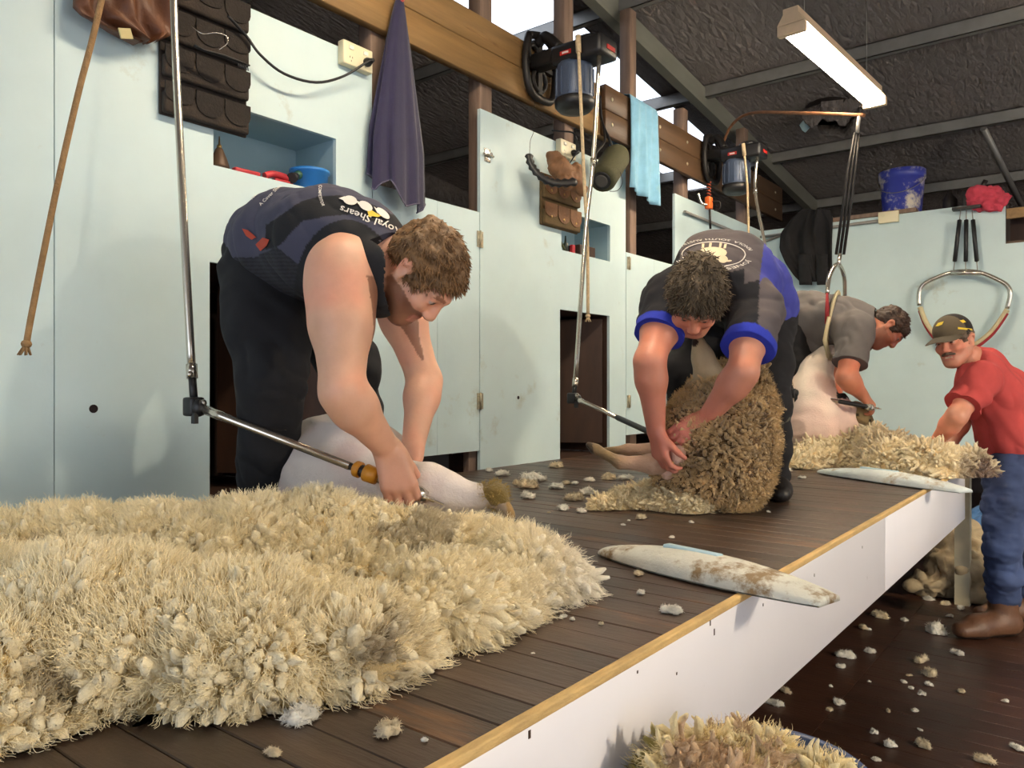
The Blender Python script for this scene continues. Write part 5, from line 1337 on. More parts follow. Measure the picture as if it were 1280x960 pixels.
# ------------------------------------------------------------------ shearer in the grey shirt, in the sling
def man_three():
    SK = lin(200, 128, 100); HC = lin(64, 44, 32)
    pel = W(985, 402, 4.72); wai = W(1012, 400, 4.64); che = W(1050, 404, 4.55); upp = W(1074, 410, 4.50); nek = W(1087, 414, 4.47)
    hd = Head(W(1108, 411, 4.45), dirv(0.15, -0.95, -0.2), dirv(0.85, 0.42, -0.1), 1.0)
    rs = W(1070, 412, 4.34); re = W(1058, 472, 4.22); rw = W(1078, 494, 4.29)
    ls = W(1076, 415, 4.66); le = W(1042, 470, 4.60); lw = W(1044, 505, 4.42)
    lh = W(985, 412, 4.84); lk = W(1006, 478, 4.86); la = W(990, 555, 4.95)
    rh = W(982, 415, 4.62); rk = W(995, 488, 4.58); ra = W(982, 556, 4.75)
    side = (ls - rs).normalized(); root = empty('person', (ra.x, ra.y, 0), 'shearer in a plain grey shirt leaning in the sling', 'person')
    B = Body(); B.chain([pel, wai, che, upp], [0.12, 0.115, 0.12, 0.085], 0.06, side, 1.2); B.cone(upp, nek, 0.075, 0.065, 0.05); B.cone(nek, hd.p(0, -0.03, -0.04), 0.062, 0.058, 0.04); hd.skull(B)
    for s_, e_, w_ in ((rs, re, rw), (ls, le, lw)):
        B.cone(upp, s_, 0.075, 0.068, 0.05); B.chain([s_, s_.lerp(e_, 0.5), e_], [0.068, 0.06, 0.052], 0.04); B.chain([e_, e_.lerp(w_, 0.3), w_], [0.052, 0.052, 0.034], 0.03)
    hand(B, rw, dirv(0.55, -0.6, 0.1), dirv(-0.4, -0.5, 0.6), dirv(0.6, 0.4, -0.3), (0.7, 1.0, 0.7), 1.05)
    hand(B, lw, dirv(0.25, -0.95, -0.1), dirv(0.1, -0.2, 0.9), dirv(-0.7, -0.1, -0.3), (0.1, 0.2, 0.2), 1.05)
    B.chain([pel, rh, rk, ra], [0.12, 0.1, 0.06, 0.045], 0.04); B.chain([pel, lh, lk, la], [0.12, 0.1, 0.06, 0.045], 0.04)
    pmesh('body', B, 0.007, skin_m, root, lambda V: hd.paint(V, skin_paint(SK, 0.25)(V), SK, HC, 0.35))
    hd.hair('hair', root, HC, 0.012, 0.009, 0.3, 1000, 7, res=0.007, rad=0.004)
    S = Body(); S.chain([W(978, 400, 4.74), wai, che, upp], [0.150, 0.152, 0.150, 0.10], 0.07, side, 1.2); S.cone(upp, nek, 0.085, 0.075, 0.04)
    S.cone(W(992, 408, 4.70), W(1020, 425, 4.58), 0.13, 0.10, 0.06)
    rse = rs.lerp(re, 0.72); lse = ls.lerp(le, 0.7)
    S.cone(upp, rs, 0.095, 0.092, 0.06); S.cone(rs, rse + (re - rs) * 0.1, 0.092, 0.088, 0.05); S.cone(upp, ls, 0.095, 0.09, 0.06); S.cone(ls, lse + (le - ls) * 0.1, 0.09, 0.085, 0.05)
    def sp(V, Q):
        V = folds(V, Q, 0.034, 7, dirv(0.5, -1, 0), 0.3)
        V = flatcap(V, rse, re - rs, 0.13); V = flatcap(V, lse, le - ls, 0.13); return flatcap(V, nek.lerp(hd.c, 0.1), hd.c - nek, 0.12)
    pmesh('work_shirt', S, 0.008, cloth_m, root, const(lin(104, 98, 96)), 2, sp)
    T = Body(); T.cone(W(976, 402, 4.75), pel, 0.14, 0.145, 0.06, side, 1.2)
    for h_, k_, a_ in ((rh, rk, ra), (lh, lk, la)): T.chain([h_, h_.lerp(k_, 0.5), k_], [0.13, 0.108, 0.085], 0.05); T.chain([k_, k_.lerp(a_, 0.5), a_ - UP * 0.02], [0.08, 0.075, 0.066], 0.04)
    pmesh('trousers', T, 0.012, cloth_m, root, const(lin(24, 22, 24)), 1, lambda V, Q: np.maximum(folds(V, Q, 0.02, 7, (0, 0, 1), 2.2), np.array([-9, -9, 0.012], np.float32)))
    for a, t in ((ra, W(1020, 560, 4.6)), (la, W(1030, 555, 4.9))):
        F = Body(); boot(F, a, t, 0.0); pmesh('moccasin', F, 0.01, boot_m, root, const(lin(32, 26, 24)), 1, lambda V, Q: finish_boot(V, 0.0))
    # strap of the sling round his chest
    c = che.lerp(wai, 0.22); ax = (che - wai).normalized(); e1 = side; e2 = ax.cross(e1).normalized()
    pts = [c + e1 * (0.205 * math.cos(t)) + e2 * (0.172 * math.sin(t)) for t in np.linspace(0, 2 * math.pi, 33)]
    q = MB(); q.tube(pts, 0.022, 8, caps=False, flat=0.5); q.build('chest_pad', MATS['cream_pad'], sg)
    for p_ in (W(1034, 367, 4.38),): 
        q = MB(); q.tube([p_, W(1034, 385, 4.36), W(1033, 405, 4.37)], [0.014, 0.026, 0.022], 8, flat=0.4); q.build('strap', MATS['red_strap'], sg)
        q = MB(); q.tube([W(1036, 396, 4.35), W(1031, 425, 4.36), W(1036, 445, 4.40), W(1046, 452, 4.46)], [0.016, 0.022, 0.022, 0.016], 8, flat=0.5); q.build('chest_pad', MATS['cream_pad'], sg)
man_three()

# ------------------------------------------------------------------ man in the red T-shirt
def man_four():
    SK = lin(212, 146, 120); HC = lin(92, 74, 58)
    pel = W(1274, 578, 4.20); wai = W(1264, 540, 4.16); che = W(1244, 490, 4.12); upp = W(1228, 462, 4.10); nek = W(1212, 448, 4.08)
    hd = Head(W(1193, 428, 4.05), dirv(-0.80, -0.26, -0.56), dirv(-0.24, 0.95, 0.0), 1.06)
    ls = W(1226, 474, 3.94); le = W(1196, 520, 3.86); lw = W(1168, 556, 4.02)
    rs = W(1222, 468, 4.28); re = W(1205, 520, 4.36); rw = W(1186, 560, 4.30)
    lh = W(1262, 590, 4.08); lk = W(1254, 680, 4.02); la = W(1254, 764, 4.08)
    rh = W(1284, 590, 4.30); rk = W(1288, 675, 4.28); ra = W(1284, 752, 4.32)
    side = (rs - ls).normalized(); root = empty('person', (la.x, la.y, FZ), 'smiling man in red T-shirt, jeans and cap handling the far fleece', 'person')
    B = Body(); B.chain([pel, wai, che, upp], [0.12, 0.115, 0.12, 0.09], 0.06, side, 1.25); B.cone(upp, nek, 0.075, 0.062, 0.05); B.cone(nek, hd.p(0, -0.03, -0.04), 0.06, 0.058, 0.04); hd.skull(B, True)
    for s_, e_, w_ in ((rs, re, rw), (ls, le, lw)):
        B.cone(upp, s_, 0.075, 0.066, 0.05); B.chain([s_, s_.lerp(e_, 0.5), e_], [0.064, 0.055, 0.047], 0.04); B.chain([e_, e_.lerp(w_, 0.3), w_], [0.047, 0.047, 0.031], 0.03)
        hand(B, w_, dirv(-0.7, -0.55, 0.05), dirv(-0.3, -0.8, 0.2), dirv(-0.2, 0.2, 0.7 if s_ is ls else -0.7), (0.35, 0.5, 0.4), 1.05)
    B.chain([pel, rh, rk, ra], [0.12, 0.1, 0.06, 0.045], 0.04); B.chain([pel, lh, lk, la], [0.12, 0.1, 0.06, 0.045], 0.04)
    pmesh('body', B, 0.0048, skin_m, root, lambda V: hd.paint(V, skin_paint(SK, 0.25)(V), SK, HC, 0.22, True, 0.7))
    hd.hair('hair', root, HC, 0.012, 0.006, 0.3, 900, 9, res=0.006, rad=0.003)
    q = Body(); q.cone(hd.p(-0.029, 0.082, -0.048), hd.p(0, 0.097, -0.039), 0.007, 0.010, 0.006); q.cone(hd.p(0.029, 0.082, -0.048), hd.p(0, 0.097, -0.039), 0.007, 0.010, 0.006)
    pmesh('moustache', q, 0.003, hair_m, root, const(lin(92, 74, 60)))
    # cap
    cap = Body(); cap.ell(hd.p(0, -0.008, 0.056), (0.090, 0.112, 0.092), hd.M, 0.02); cap.ell(hd.p(0, 0.02, -0.065), (0.14, 0.17, 0.105), hd.M, 0.008, '-')
    def cc(V):
        l = hd.local(V); c = np.tile(lin(92, 80, 62), (len(V), 1)).astype(np.float32); c[l[:,1] < 0.022] = lin(34, 29, 28); return c
    co, cV, cQ = pmesh('cap', cap, 0.005, cloth_m, root, cc)
    br = Body(); br.cone(hd.p(-0.034, 0.090, 0.050), hd.p(0.034, 0.090, 0.050), 0.050, 0.050, 0.02, hd.F, 1.7)
    bV, bQ = br.mesh(0.005); l = hd.local(bV); l[:,2] = 0.046 + (l[:,2] - 0.050) * 0.11 - 2.4 * l[:,0]**2 - 0.22 * np.maximum(l[:,1] - 0.08, 0)
    bV = (l * hd.k) @ hd.M.T + np.array(hd.c, np.float32); nmesh('cap_brim', bV, bQ, cloth_m, co, col=np.tile(lin(80, 70, 56), (len(bV), 1)))
    bv = bvh_of(cV, cQ); yel = mat('yellow_print', srgb(222, 190, 60), rough=0.8)
    stamp(poly_bm([(1170, 408), (1173, 404), (1180, 402), (1178, 406), (1173, 408)], 1), lambda u, v: (u, v), bv, co, yel, 'cap_badge', 0.003)
    stamp(poly_bm([(1199, 401), (1204, 400), (1207, 403), (1203, 404)], 1), lambda u, v: (u, v), bv, co, yel, 'cap_badge', 0.003)
    stamp(poly_bm([(1197, 409), (1214, 411), (1215, 413), (1197, 411.5)], 1), lambda u, v: (u, v), bv, co, yel, 'cap_stripe', 0.003)
    S = Body(); S.chain([W(1272, 565, 4.19), wai, che, upp], [0.150, 0.150, 0.145, 0.10], 0.07, side, 1.25); S.cone(upp, nek, 0.085, 0.072, 0.04)
    lse = ls.lerp(le, 0.72); rse = rs.lerp(re, 0.72)
    S.cone(upp, ls, 0.09, 0.085, 0.06); S.cone(ls, lse + (le - ls) * 0.1, 0.086, 0.082, 0.05); S.cone(upp, rs, 0.09, 0.085, 0.06); S.cone(rs, rse + (re - rs) * 0.1, 0.086, 0.082, 0.05)
    def sp(V, Q):
        V = folds(V, Q, 0.034, 7, dirv(0.6, -1, 0), 0.3)
        V = flatcap(V, lse, le - ls, 0.13); V = flatcap(V, rse, re - rs, 0.13); V = flatcap(V, W(1277, 575, 4.2), W(1277, 575, 4.2) - wai, 0.3); return flatcap(V, nek.lerp(hd.c, 0.1), hd.c - nek, 0.12)
    pmesh('t_shirt', S, 0.007, cloth_m, root, const(lin(184, 70, 68)), 2, sp)
    T = Body(); T.cone(W(1272, 562, 4.19), pel, 0.135, 0.142, 0.06, side, 1.2)
    for h_, k_, a_ in ((lh, lk, la), (rh, rk, ra)): T.chain([h_, h_.lerp(k_, 0.5), k_], [0.125, 0.105, 0.088], 0.05); T.chain([k_, k_.lerp(a_, 0.5), a_ + UP * 0.075], [0.085, 0.080, 0.080], 0.04)
    def jc(V):
        n = fbm(V * np.array([1, 1, 0.6]), 9, 3); return (np.outer(1 + 0.7 * n, lin(54, 68, 104))).astype(np.float32)
    pmesh('jeans', T, 0.008, jean_m, root, jc, 1, lambda V, Q: folds(V, Q, 0.022, 7, (0, 0, 1), 2.0))
    for a, t in ((la, W(1190, 790, 4.0)), (ra, W(1230, 780, 4.3))):
        F = Body(); boot(F, a, t, FZ, 1.38, 0.10)
        def bc(V):
            c = np.tile(lin(98, 66, 46), (len(V), 1)).astype(np.float32); c[V[:,2] < FZ + 0.022] = lin(44, 32, 26); return c
        pmesh('boot', F, 0.007, boot_m, root, bc, 1, lambda V, Q: finish_boot(V, FZ))
man_four()
# ================================================================== WOOL AND SHEEP
def wool_mat(name, var=0.1, sss=0.0):
    return mat(name, (1, 1, 1, 1), rough=0.95, var=var, vscale=24, vcol=True, bump=0.55, bscale=130, spec=0.1, sheen=0.3, bdetail=6.0)
wool_m = wool_mat('wool'); wooly_m = wool_mat('sheep_wool', 0.25)
hide_m = mat('shorn_skin', (1, 1, 1, 1), rough=0.85, var=0.06, vscale=10, vcol=True, bump=0.25, bscale=120, sheen=0.2, spec=0.2)
def areas(V, Q):
    return 0.5 * np.linalg.norm(np.cross(V[Q[:,2]] - V[Q[:,0]], V[Q[:,3]] - V[Q[:,1]]), axis=1)
def scatter(V, Q, n, g, keep=None):
    N = normals(V, Q); a = areas(V, Q)
    if keep is not None: a = a * keep(V[Q].mean(1))
    f = g.choice(len(Q), n, p=a / a.sum()); w = g.random((n, 4)).astype(np.float32); w /= w.sum(1, keepdims=True)
    P = (V[Q[f]] * w[:,:,None]).sum(1); M = (N[Q[f]] * w[:,:,None]).sum(1); M /= np.linalg.norm(M, axis=1, keepdims=True) + 1e-9
    return P.astype(np.float32), M.astype(np.float32)
def vnoise(P, s): return np.stack([noise3(P + o, s) for o in (0.0, 11.3, 23.7)], 1)
def bumps(P, s):
    """rounded cell lumps, 0..1"""
    q = np.asarray(P, np.float32) * s; i0 = np.floor(q).astype(np.int64); best = np.full(len(q), 9.0, np.float32)
    for dx in (-1, 0, 1):
        for dy in (-1, 0, 1):
            for dz in (-1, 0, 1):
                c = i0 + np.array([dx, dy, dz]); k = c & 31
                j = np.stack([_perm[k[:,0], k[:,1], k[:,2]], _perm[k[:,1], k[:,2], k[:,0]], _perm[k[:,2], k[:,0], k[:,1]]], 1)
                best = np.minimum(best, ((c + j - q)**2).sum(1))
    return np.sqrt(np.clip(1 - best / 0.9, 0, 1))
def wool(name, B, label, n, Lg, R, base, tipc, res=0.01, lump=0.03, ls=9.0, clump=0.9, cs=11.0, droop=0.35, zfloor=0.0, dirt=None, seed=1, parent=None, cat='fleece',
         bend=0.5, crimp=0.06, m=None, keep=None, group=None, flat=0.8, sm=1, up=0.0, nf=14, fl=0.018, fr=0.00045, cell=20.0, celld=0.014, edge=0.0):
    g = np.random.default_rng(seed); m = m or wool_m
    V, Q = B.mesh(res, sm); N = normals(V, Q)
    V = V + N * ((np.abs(fbm(V, ls, 3)) * 2 - 0.35) * lump)[:,None]
    V = V + N * (bumps(V, cell) * celld)[:,None]
    V[:,2] = np.maximum(V[:,2], zfloor + 0.002)
    kf = keep if keep is not None else (lambda c: (c[:,2] > zfloor + 0.0035).astype(np.float64))
    P, D0 = scatter(V, Q, n, g, kf)
    D = D0 + vnoise(P, cs) * clump * 2 + g.normal(size=P.shape).astype(np.float32) * 0.10
    low = 1 - np.clip((P[:,2] - zfloor) / 0.10, 0, 1)
    D[:,2] += -droop * low + up
    D /= np.linalg.norm(D, axis=1, keepdims=True)
    hl = (Lg * (0.75 + 0.5 * g.random(n)) * (1 + edge * low)).astype(np.float32); rr = (R * (0.7 + 0.6 * g.random(n))).astype(np.float32)
    sink = (hl * 0.70)[:,None]
    SV, SF = staples(P - D * sink, D, hl, rr, bend, 6, 6, crimp, 1.0, seed, flat, True)
    SV = SV + (vnoise(SV, 70) * R * 0.7)
    SV[:,2] = np.maximum(SV[:,2], zfloor + 0.004)
    t = np.tile(np.repeat(np.array([0, 0.35, 0.65, 0.86, 0.96, 1.0]), 6), n)[:,None]
    vv = 0.92 + 0.16 * g.random(n); v = np.repeat(vv, 36)[:,None]
    sc = (base * (1 - t) + tipc * t) * v
    bc = np.tile(base, (len(V), 1)) * 0.98
    # fibres: grouped round every staple
    K = 5; ii = np.repeat(np.arange(n), nf); d = D[ii]; rx = g.normal(size=(len(ii), 3)).astype(np.float32); rx -= (rx * d).sum(1, keepdims=True) * d; rx /= np.linalg.norm(rx, axis=1, keepdims=True) + 1e-9
    h = g.random(len(ii)); r0 = P[ii] - d * sink[ii] + d * (hl[ii] * (0.25 + 0.72 * h))[:,None] + rx * (rr[ii] * (0.95 - 0.6 * h**4))[:,None]
    fd = d * 0.9 + rx * (0.25 + 0.4 * g.random((len(ii), 1))) + g.normal(size=d.shape) * 0.22; fd /= np.linalg.norm(fd, axis=1, keepdims=True)
    side2 = np.cross(fd, rx); L = (fl * (0.5 + g.random(len(ii))))[:,None]; ph = g.random(len(ii))[:,None] * 6.28
    pos = np.stack([r0 + fd * L * tt + side2 * (np.sin(ph + tt * 7) * L * 0.13 * tt) - rx * (L * 0.30 * tt * tt) for tt in np.linspace(0, 1, K)], 1).astype(np.float32)
    pos[:,:,2] = np.maximum(pos[:,:,2], zfloor + 0.003)
    fc = tipc * (0.88 + 0.24 * g.random((len(ii), 1)))
    if dirt is not None: sc = dirt(SV, sc); bc = dirt(V, bc); fc = dirt(pos[:,2], fc)
    o = nmesh(name, V, Q, m, parent, col=bc)
    if parent is None:
        s = nmesh('wool_staples', SV, SF, m, o, col=sc); s['kind'] = 'stuff'; fibres('wool_fibres', pos, fc, fibre_m, o, fr); tag(o, label, cat, group)
    else:
        fibres('wool_fibres', pos, fc, fibre_m, parent, fr)
    return o
fibre_m = mat('wool_fibre', (1, 1, 1, 1), rough=0.9, var=0.0, vcol=True, spec=0.1)
CR0 = lin(232, 206, 150); CR1 = lin(246, 232, 196)

# ---- the big cream fleece spread in front of the first shearer
def big_fleece():
    B = Body()
    def ridge(pts, k=0.08):
        c = []; r = []
        for x, y, h, rr in pts:
            p = W(x, y, (CAMZ - h) * FPX / (y - 480.0)); rr *= 0.88; c.append(Vector((p.x, p.y, h - rr - 0.030))); r.append(rr)
        B.chain(c, r, k)
    ridge([(690, 690, 0.085, 0.075), (665, 672, 0.115, 0.10), (610, 662, 0.118, 0.12), (520, 652, 0.135, 0.13), (458, 652, 0.135, 0.13), (400, 620, 0.190, 0.175), (300, 640, 0.165, 0.18), (200, 645, 0.150, 0.18), (90, 640, 0.15, 0.18), (-60, 652, 0.14, 0.18), (-160, 660, 0.12, 0.16)])
    ridge([(478, 758, 0.085, 0.07), (430, 742, 0.12, 0.10), (300, 720, 0.158, 0.125), (130, 702, 0.178, 0.145), (-20, 698, 0.15, 0.16), (-140, 700, 0.13, 0.16)])
    ridge([(420, 690, 0.085, 0.12), (250, 690, 0.095, 0.13), (80, 670, 0.11, 0.14), (-120, 680, 0.10, 0.15)])
    ridge([(620, 700, 0.10, 0.10), (560, 715, 0.105, 0.10), (500, 720, 0.10, 0.10)])
    ridge([(80, 785, 0.10, 0.09), (0, 790, 0.11, 0.12), (-120, 790, 0.11, 0.14)])
    grey = lin(128, 106, 78); white = lin(244, 236, 220)
    def dirt(P, c):
        x, y = proj(P); k = np.clip(1.15 - np.hypot((x - 478) / 62, (y - 805) / 62), 0, 1) * np.clip(fbm(P, 18, 3) * 2.6 + 0.85, 0, 1)
        k = np.maximum(k, 0.75 * np.clip(1 - np.hypot((x - 70) / 70, (y - 850) / 60), 0, 1) * (fbm(P, 25, 2) > 0.05))
        k = np.maximum(k, 0.5 * (fbm(P, 5, 3) > 0.27))
        w = np.clip((x - 640) / 90, 0, 1) * 0.8
        c = c * (1 - w[:,None]) + white * w[:,None]
        return c * (1 - 0.85*k[:,None]) + grey * 0.85*k[:,None]
    o = wool('fleece', B, 'huge cream fleece spread over the board before the navy singlet shearer', 7500, 0.062, 0.0125, CR0, CR1, res=0.008, lump=0.026, ls=8, clump=0.9, cs=8, droop=0.8, dirt=dirt, seed=4, bend=0.5, up=0.05, nf=42, fl=0.022, fr=0.00055, edge=0.5)
    return o
big_fleece()

# ---- fleece being handled at the far end
B = Body()
def zc(x, y, h, r):
    p = W(x, y, (CAMZ - h) * FPX / (y - 480.0)); return Vector((p.x, p.y, h - r))
B.chain([zc(1000, 568, 0.07, 0.09), zc(1040, 556, 0.11, 0.14), zc(1080, 548, 0.14, 0.16), zc(1120, 560, 0.12, 0.15), zc(1165, 566, 0.11, 0.13), zc(1208, 566, 0.11, 0.11)], [0.09, 0.14, 0.16, 0.15, 0.13, 0.11], 0.08)
B.chain([zc(1100, 545, 0.17, 0.14), zc(1075, 535, 0.19, 0.12)], [0.14, 0.12], 0.06)
def dirt3(P, c):
    x, y = proj(P); k = np.clip((x - 1196) / 30, 0, 1) * 0.6 * (fbm(P, 12, 3) > -0.1) + 0.35 * (fbm(P, 6, 2) > 0.2); k = np.clip(k, 0, 1)[:,None]; return c * (1 - k) + lin(120, 96, 84) * k
wool('fleece', B, 'smaller cream fleece under the hands of the red shirted man', 2600, 0.075, 0.011, lin(228, 200, 150), lin(244, 228, 192), res=0.014, lump=0.03, clump=1.2, cs=9, droop=0.5, dirt=dirt3, seed=6, bend=0.9, crimp=0.12, nf=12, fl=0.024, fr=0.0008)

# ---- belly wool in front of the brown sheep
B = Body()
B.chain([zc(752, 628, 0.025, 0.03), zc(790, 616, 0.05, 0.055), zc(825, 610, 0.07, 0.075), zc(862, 612, 0.075, 0.08)], [0.03, 0.055, 0.075, 0.08], 0.05)
wool('belly_wool', B, 'pile of cream belly wool lying against the brown sheep', 900, 0.045, 0.0085, lin(216, 190, 142), lin(240, 224, 186), res=0.010, lump=0.02, clump=1.2, cs=14, seed=8, cat='wool', bend=0.9, crimp=0.15, fr=0.0006, dirt=lambda P, c: c * (0.72 + 0.5 * np.clip(fbm(P, 16, 2) + 0.5, 0, 1))[:,None])

# ---- heap of dirty wool in the blue drum
B = Body(); tc = Vector((tub_c.x - 0.012, tub_c.y - 0.01, tz - 0.022))
B.ell(tc + Vector((-0.02, -0.02, -0.03)), (0.12, 0.12, 0.07)).ell(tc + Vector((-0.09, -0.03, 0.015)), (0.05, 0.07, 0.045)).ell(tc + Vector((-0.03, 0.05, 0.01)), (0.07, 0.06, 0.045)).ell(tc + Vector((0.08, 0.06, 0.0)), (0.05, 0.04, 0.035))
def dirtd(P, c):
    n = fbm(P, 12, 2); m = n[:,None]; c = np.where(m > 0.18, lin(176, 148, 116) * (0.9 + m), c); c = np.where(m < -0.22, lin(150, 134, 70) * (1 + m), c); return c
wool('waste_wool', B, 'heap of yellowed dirty wool filling the blue drum', 1300, 0.05, 0.008, lin(206, 180, 120), lin(242, 224, 176), res=0.009, lump=0.035, clump=1.4, cs=12, droop=0.0, zfloor=tz - 0.2, seed=9, cat='wool', bend=0.9, crimp=0.12, dirt=dirtd)

# ---- shorn sheep under the first shearer
def sheep_one():
    B = Body(); pk = lin(226, 214, 206)
    B.chain([W(372, 610, 2.42), W(415, 588, 2.32), W(455, 598, 2.20), W(500, 622, 2.10)], [0.13, 0.15, 0.145, 0.10], 0.09)
    B.chain([W(500, 622, 2.06), W(535, 610, 2.02), W(565, 617, 1.99), W(600, 622, 1.96), W(618, 620, 1.95)], [0.10, 0.055, 0.037, 0.024, 0.024], 0.05)
    B.chain([W(618, 620, 1.95), W(630, 634, 1.93), W(638, 645, 1.92)], [0.024, 0.017, 0.013], 0.02)
    B.chain([W(372, 610, 2.42), W(350, 605, 2.52), W(338, 625, 2.60)], [0.11, 0.07, 0.05], 0.05); B.cone(W(338, 625, 2.6), W(352, 640, 2.62), 0.05, 0.03, 0.03)
    V, Q = B.mesh(0.008, 2); V = V + normals(V, Q) * (np.sin(fbm(V, 6, 2) * 16) * 0.0022)[:,None]; V[:,2] = np.maximum(V[:,2], 0.003)
    x, y = proj(V); c = np.tile(pk, (len(V), 1)).astype(np.float32); n = fbm(V, 8, 3)
    k = np.clip(n * 1.6, 0, 0.5)[:,None]; c = c * (1 - k) + k * lin(214, 178, 172)
    d = np.clip((x - 585) / 35, 0, 1)[:,None] * 0.8; c = c * (1 - d) + d * lin(112, 92, 62)
    h = x > 633; c[h] = lin(150, 120, 76)
    o = nmesh('shorn_sheep', V, Q, hide_m, col=c); tag(o, 'shorn pale sheep lying between the legs of the navy singlet shearer', 'sheep')
    B2 = Body(); B2.chain([W(604, 618, 1.955), W(618, 617, 1.95), W(629, 630, 1.935)], [0.024, 0.027, 0.018], 0.02)
    ob = wool('leg_wool', B2, '', 160, 0.02, 0.004, lin(120, 100, 52), lin(164, 140, 84), res=0.006, lump=0.006, seed=3, parent=o, zfloor=-1, bend=0.6, clump=0.5, celld=0.003, cell=60, nf=10, fl=0.008, fr=0.0004)
sheep_one()

# ---- brown unshorn sheep sitting up
def sheep_two():
    bw0 = lin(96, 70, 40); bw1 = lin(208, 176, 128)
    B = Body()
    B.chain([W(906, 492, 2.92), W(900, 530, 2.86), W(900, 572, 2.80), W(905, 598, 2.78)], [0.10, 0.155, 0.172, 0.125], 0.09)
    B.ell(W(862, 600, 2.80), (0.12, 0.12, 0.085), None, 0.05); B.cone(W(938, 458, 2.84), W(945, 510, 2.86), 0.035, 0.07, 0.05)
    B.chain([W(852, 540, 2.80), W(850, 575, 2.76)], [0.07, 0.06], 0.05)
    def dirt(P, c):
        n = fbm(P, 10, 3)[:,None]; return c * (0.95 + 0.7 * n)
    o = wool('unshorn_sheep', B, 'brown unshorn sheep sitting upright against the blue polo shearer', 4800, 0.034, 0.0075, bw0, bw1, res=0.009, lump=0.014, ls=11, clump=0.9, cs=14, droop=0.5, seed=12, m=wooly_m, cat='sheep', bend=1.0, crimp=0.2, dirt=dirt, nf=10, fl=0.016, fr=0.0006, cell=30, celld=0.010)
    H = Body(); H.chain([W(873, 428, 2.83), W(879, 448, 2.84), W(887, 474, 2.87), W(900, 500, 2.90)], [0.026, 0.038, 0.056, 0.075], 0.04, RIGHT, 0.92)
    for x_, y_, x2, y2 in ((872, 476, 858, 484), (905, 468, 922, 470)): H.cone(W(x_, y_, 2.84), W(x2, y2, 2.83), 0.016, 0.010, 0.015)
    def hc(V):
        x, y = proj(V); c = np.tile(lin(206, 184, 148), (len(V), 1)).astype(np.float32); k = np.clip((y - 462) / 30, 0, 1)[:,None]; c = c * (1 - k) + k * lin(128, 102, 68)
        c[(np.hypot(x - 868, y - 428) < 5)] = lin(70, 52, 46); return c
    pmesh('head', H, 0.006, hide_m, o, hc)
    L = Body(); L.chain([W(850, 578, 2.74), W(815, 580, 2.72), W(775, 578, 2.74), W(745, 562, 2.78), W(736, 556, 2.79)], [0.052, 0.034, 0.021, 0.017, 0.012], 0.02)
    def lc(V):
        x, y = proj(V); c = np.tile(lin(190, 156, 132), (len(V), 1)).astype(np.float32); k = np.clip((790 - x) / 25, 0, 1)[:,None]; c = c * (1 - k) + k * lin(130, 108, 78); c[x < 741] = lin(70, 58, 46); return c
    pmesh('hind_leg', L, 0.006, hide_m, o, lc)
    L = Body(); L.chain([W(862, 562, 2.80), W(825, 562, 2.86), W(785, 562, 2.90), W(752, 564, 2.92)], [0.045, 0.030, 0.019, 0.013], 0.02); pmesh('hind_leg', L, 0.006, hide_m, o, lc)
    L = Body(); L.chain([W(866, 556, 2.74), W(848, 570, 2.70), W(835, 592, 2.72)], [0.040, 0.034, 0.026], 0.03); pmesh('belly_skin', L, 0.007, hide_m, o, const(lin(222, 186, 168)))
sheep_two()

# ---- shorn sheep at the far stand
def sheep_three():
    B = Body()
    B.chain([W(1036, 440, 4.50), W(1020, 462, 4.48), W(1014, 495, 4.46), W(1018, 530, 4.44), W(1030, 556, 4.44)], [0.055, 0.075, 0.125, 0.155, 0.13], 0.08)
    B.cone(W(1030, 540, 4.42), W(1062, 530, 4.40), 0.11, 0.06, 0.06); B.chain([W(1062, 530, 4.40), W(1064, 512, 4.36), W(1054, 494, 4.36)], [0.05, 0.024, 0.016], 0.03)
    V, Q = B.mesh(0.010, 2); V = V + normals(V, Q) * (np.sin(fbm(V, 5, 2) * 18) * 0.003)[:,None]; V[:,2] = np.maximum(V[:,2], 0.003)
    x, y = proj(V); c = np.tile(lin(240, 222, 206), (len(V), 1)).astype(np.float32); k = np.clip(fbm(V, 5, 3) * 1.8 + 0.2, 0, 0.6)[:,None]; c = c * (1 - k) + k * lin(228, 188, 178)
    c[(y < 498) & (x > 1046)] = lin(34, 30, 28)
    o = nmesh('shorn_sheep', V, Q, hide_m, col=c); tag(o, 'shorn pinkish white sheep held by the grey shirted shearer', 'sheep')
    H = Body(); H.chain([W(1070, 512, 4.38), W(1078, 520, 4.36), W(1086, 528, 4.36)], [0.05, 0.042, 0.03], 0.03)
    pmesh('head', H, 0.008, hide_m, o, lambda V: np.where((fbm(V, 20, 2) > 0.05)[:,None], lin(60, 54, 40), lin(150, 130, 92)).astype(np.float32))
sheep_three()

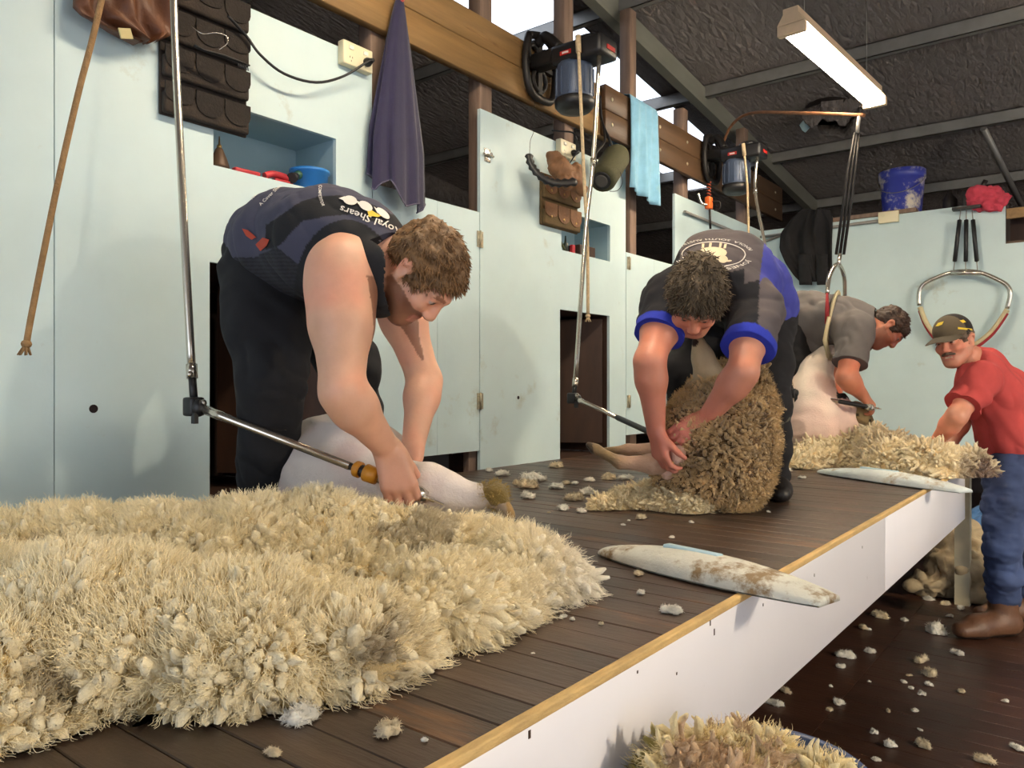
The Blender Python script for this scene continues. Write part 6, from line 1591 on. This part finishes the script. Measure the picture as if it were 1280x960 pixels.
# ---- loose wool: single tufts on board and floor
def tuft_mesh(seed, flatz=0.55, fan=False):
    g = np.random.default_rng(seed); B = Body()
    for k in range(4): B.ell(Vector((g.uniform(-0.6, 0.6), g.uniform(-0.35, 0.35), 0.22)) * 0.05, (0.028 + 0.012 * g.random(), 0.022 + 0.01 * g.random(), 0.016), None, 0.02)
    V, Q = B.mesh(0.0055, 1); V = V + normals(V, Q) * (fbm(V + seed, 38, 3) * 0.026)[:,None]
    P, D = scatter(V, Q, 190, g); D = D + g.normal(size=D.shape) * 0.7; D /= np.linalg.norm(D, axis=1, keepdims=True); D = D.astype(np.float32)
    SV, SF = staples(P, D, np.full(190, 0.013, np.float32), np.full(190, 0.0019, np.float32), 1.0, 4, 4, 0.1, 0.5, seed)
    A = np.concatenate([V, SV]); A[:,2] = np.maximum(A[:,2], 0); A /= 0.055
    return A, np.concatenate([Q, SF + len(V)])
PROT = []
for k in range(6):
    A, Fq = tuft_mesh(20 + k); c = np.tile(lin(244, 238, 224) if k % 3 else lin(222, 204, 170), (len(A), 1)) * (0.85 + 0.4 * (fbm(A, 2, 2) + 0.3))[:,None]
    o = nmesh('wool_tuft', A, Fq, wool_m, col=c, origin=(0, 0, 0)); PROT.append(o.data); bpy.data.objects.remove(o)
board_bits = [(488,912,24),(532,925,5),(378,894,26),(341,942,12),(703,771,7),(714,774,4),(752,780,4),(616,812,4),(666,817,3),(598,827,2.5),(838,763,14),(801,742,6),(695,582,10),(630,592,10),(667,597,16),(662,607,14),(660,619,15),
  (696,609,11),(707,604,6),(716,604,6),(737,600,7),(760,597,11),(780,597,11),(730,615,13),(718,622,14),(707,636,9),(727,639,7),(686,641,2.5),(779,656,4),(786,651,3),(802,647,9),(866,653,4),(840,672,4),(799,717,9),(1003,597,5),(985,588,4),(1020,586,4),(962,640,3),(910,700,3),(648,605,8),(612,588,6)]
floor_bits = [(1099,769,13),(1084,787,4),(1087,814,7),(1151,825,11),(1196,816,8),(1164,786,15),(1164,842,11),(1164,856,6),(1130,852,5),(1136,844,4),(1139,860,5),(1155,867,6),(1202,864,5),(1254,876,5),(1144,888,5),(1110,889,4),(1150,912,4),(1095,915,6),(1153,931,12),
  (1116,931,9),(1095,949,6),(1230,950,13),(1271,934,9),(1157,748,8),(1181,754,8),(1202,761,7),(1204,744,8),(983,863,10),(967,878,12),(1050,877,8),(1037,887,5),(1040,858,3),(1057,818,12),(1080,785,7),(1052,833,6),(1088,852,3),(1215,752,6),(1185,770,5),(1130,775,5)]
MARKS_B = [((480, 905), 'in front of the big cream fleece'), ((720, 775), 'between the big fleece and the board edge'), ((860, 700), 'beside the brown stained paddle'), ((690, 640), 'past the tip of the big fleece'),
           ((665, 605), 'in front of the second low pen door'), ((750, 605), 'beside the hooves of the brown sheep'), ((800, 652), 'in front of the pile of belly wool'), ((1000, 592), 'beside the far fleece')]
MARKS_F = [((975, 870), 'close under the white board face'), ((1075, 800), 'under the middle of the board face'), ((1150, 850), 'in the open middle of the floor'), ((1190, 755), 'in front of the beige wool pack'), ((1160, 790), 'before the toe of the brown boot'),
           ((1250, 900), 'on the open boards past the brown boot'), ((1110, 930), 'beside the blue drum')]
for bits, z, place, marks, grp in ((board_bits, 0.0, 'raised board', MARKS_B, 'wool tufts on the raised board'), (floor_bits, FZ, 'lower floor', MARKS_F, 'wool tufts on the lower floor')):
    for i, (x_, y_, s_) in enumerate(bits):
        p = atZ(x_, y_ + s_ * 0.2, z); d = -ST * p.x + CT * p.y; r_ = s_ * d / FPX
        o = bpy.data.objects.new('wool_tuft', PROT[i % 6]); C.objects.link(o); o.location = (p.x, p.y, z + 0.001)
        o.scale = (r_, r_ * rnd.uniform(0.7, 1.1), r_ * rnd.uniform(0.7, 1.1)); o.rotation_euler = (0, 0, rnd.uniform(0, 6.28))
        ph = min(marks, key=lambda q: math.hypot(q[0][0] - x_, q[0][1] - y_))[1]
        size = 'tiny' if s_ < 5 else 'small' if s_ < 9 else 'large'; colr = 'white' if (i % 6) % 3 else 'tan'
        tag(o, '%s %s wool tuft on the %s %s' % (size, colr, place, ph), 'wool tuft', '%s %s %s' % (size, colr, grp) + ' ' + ph)
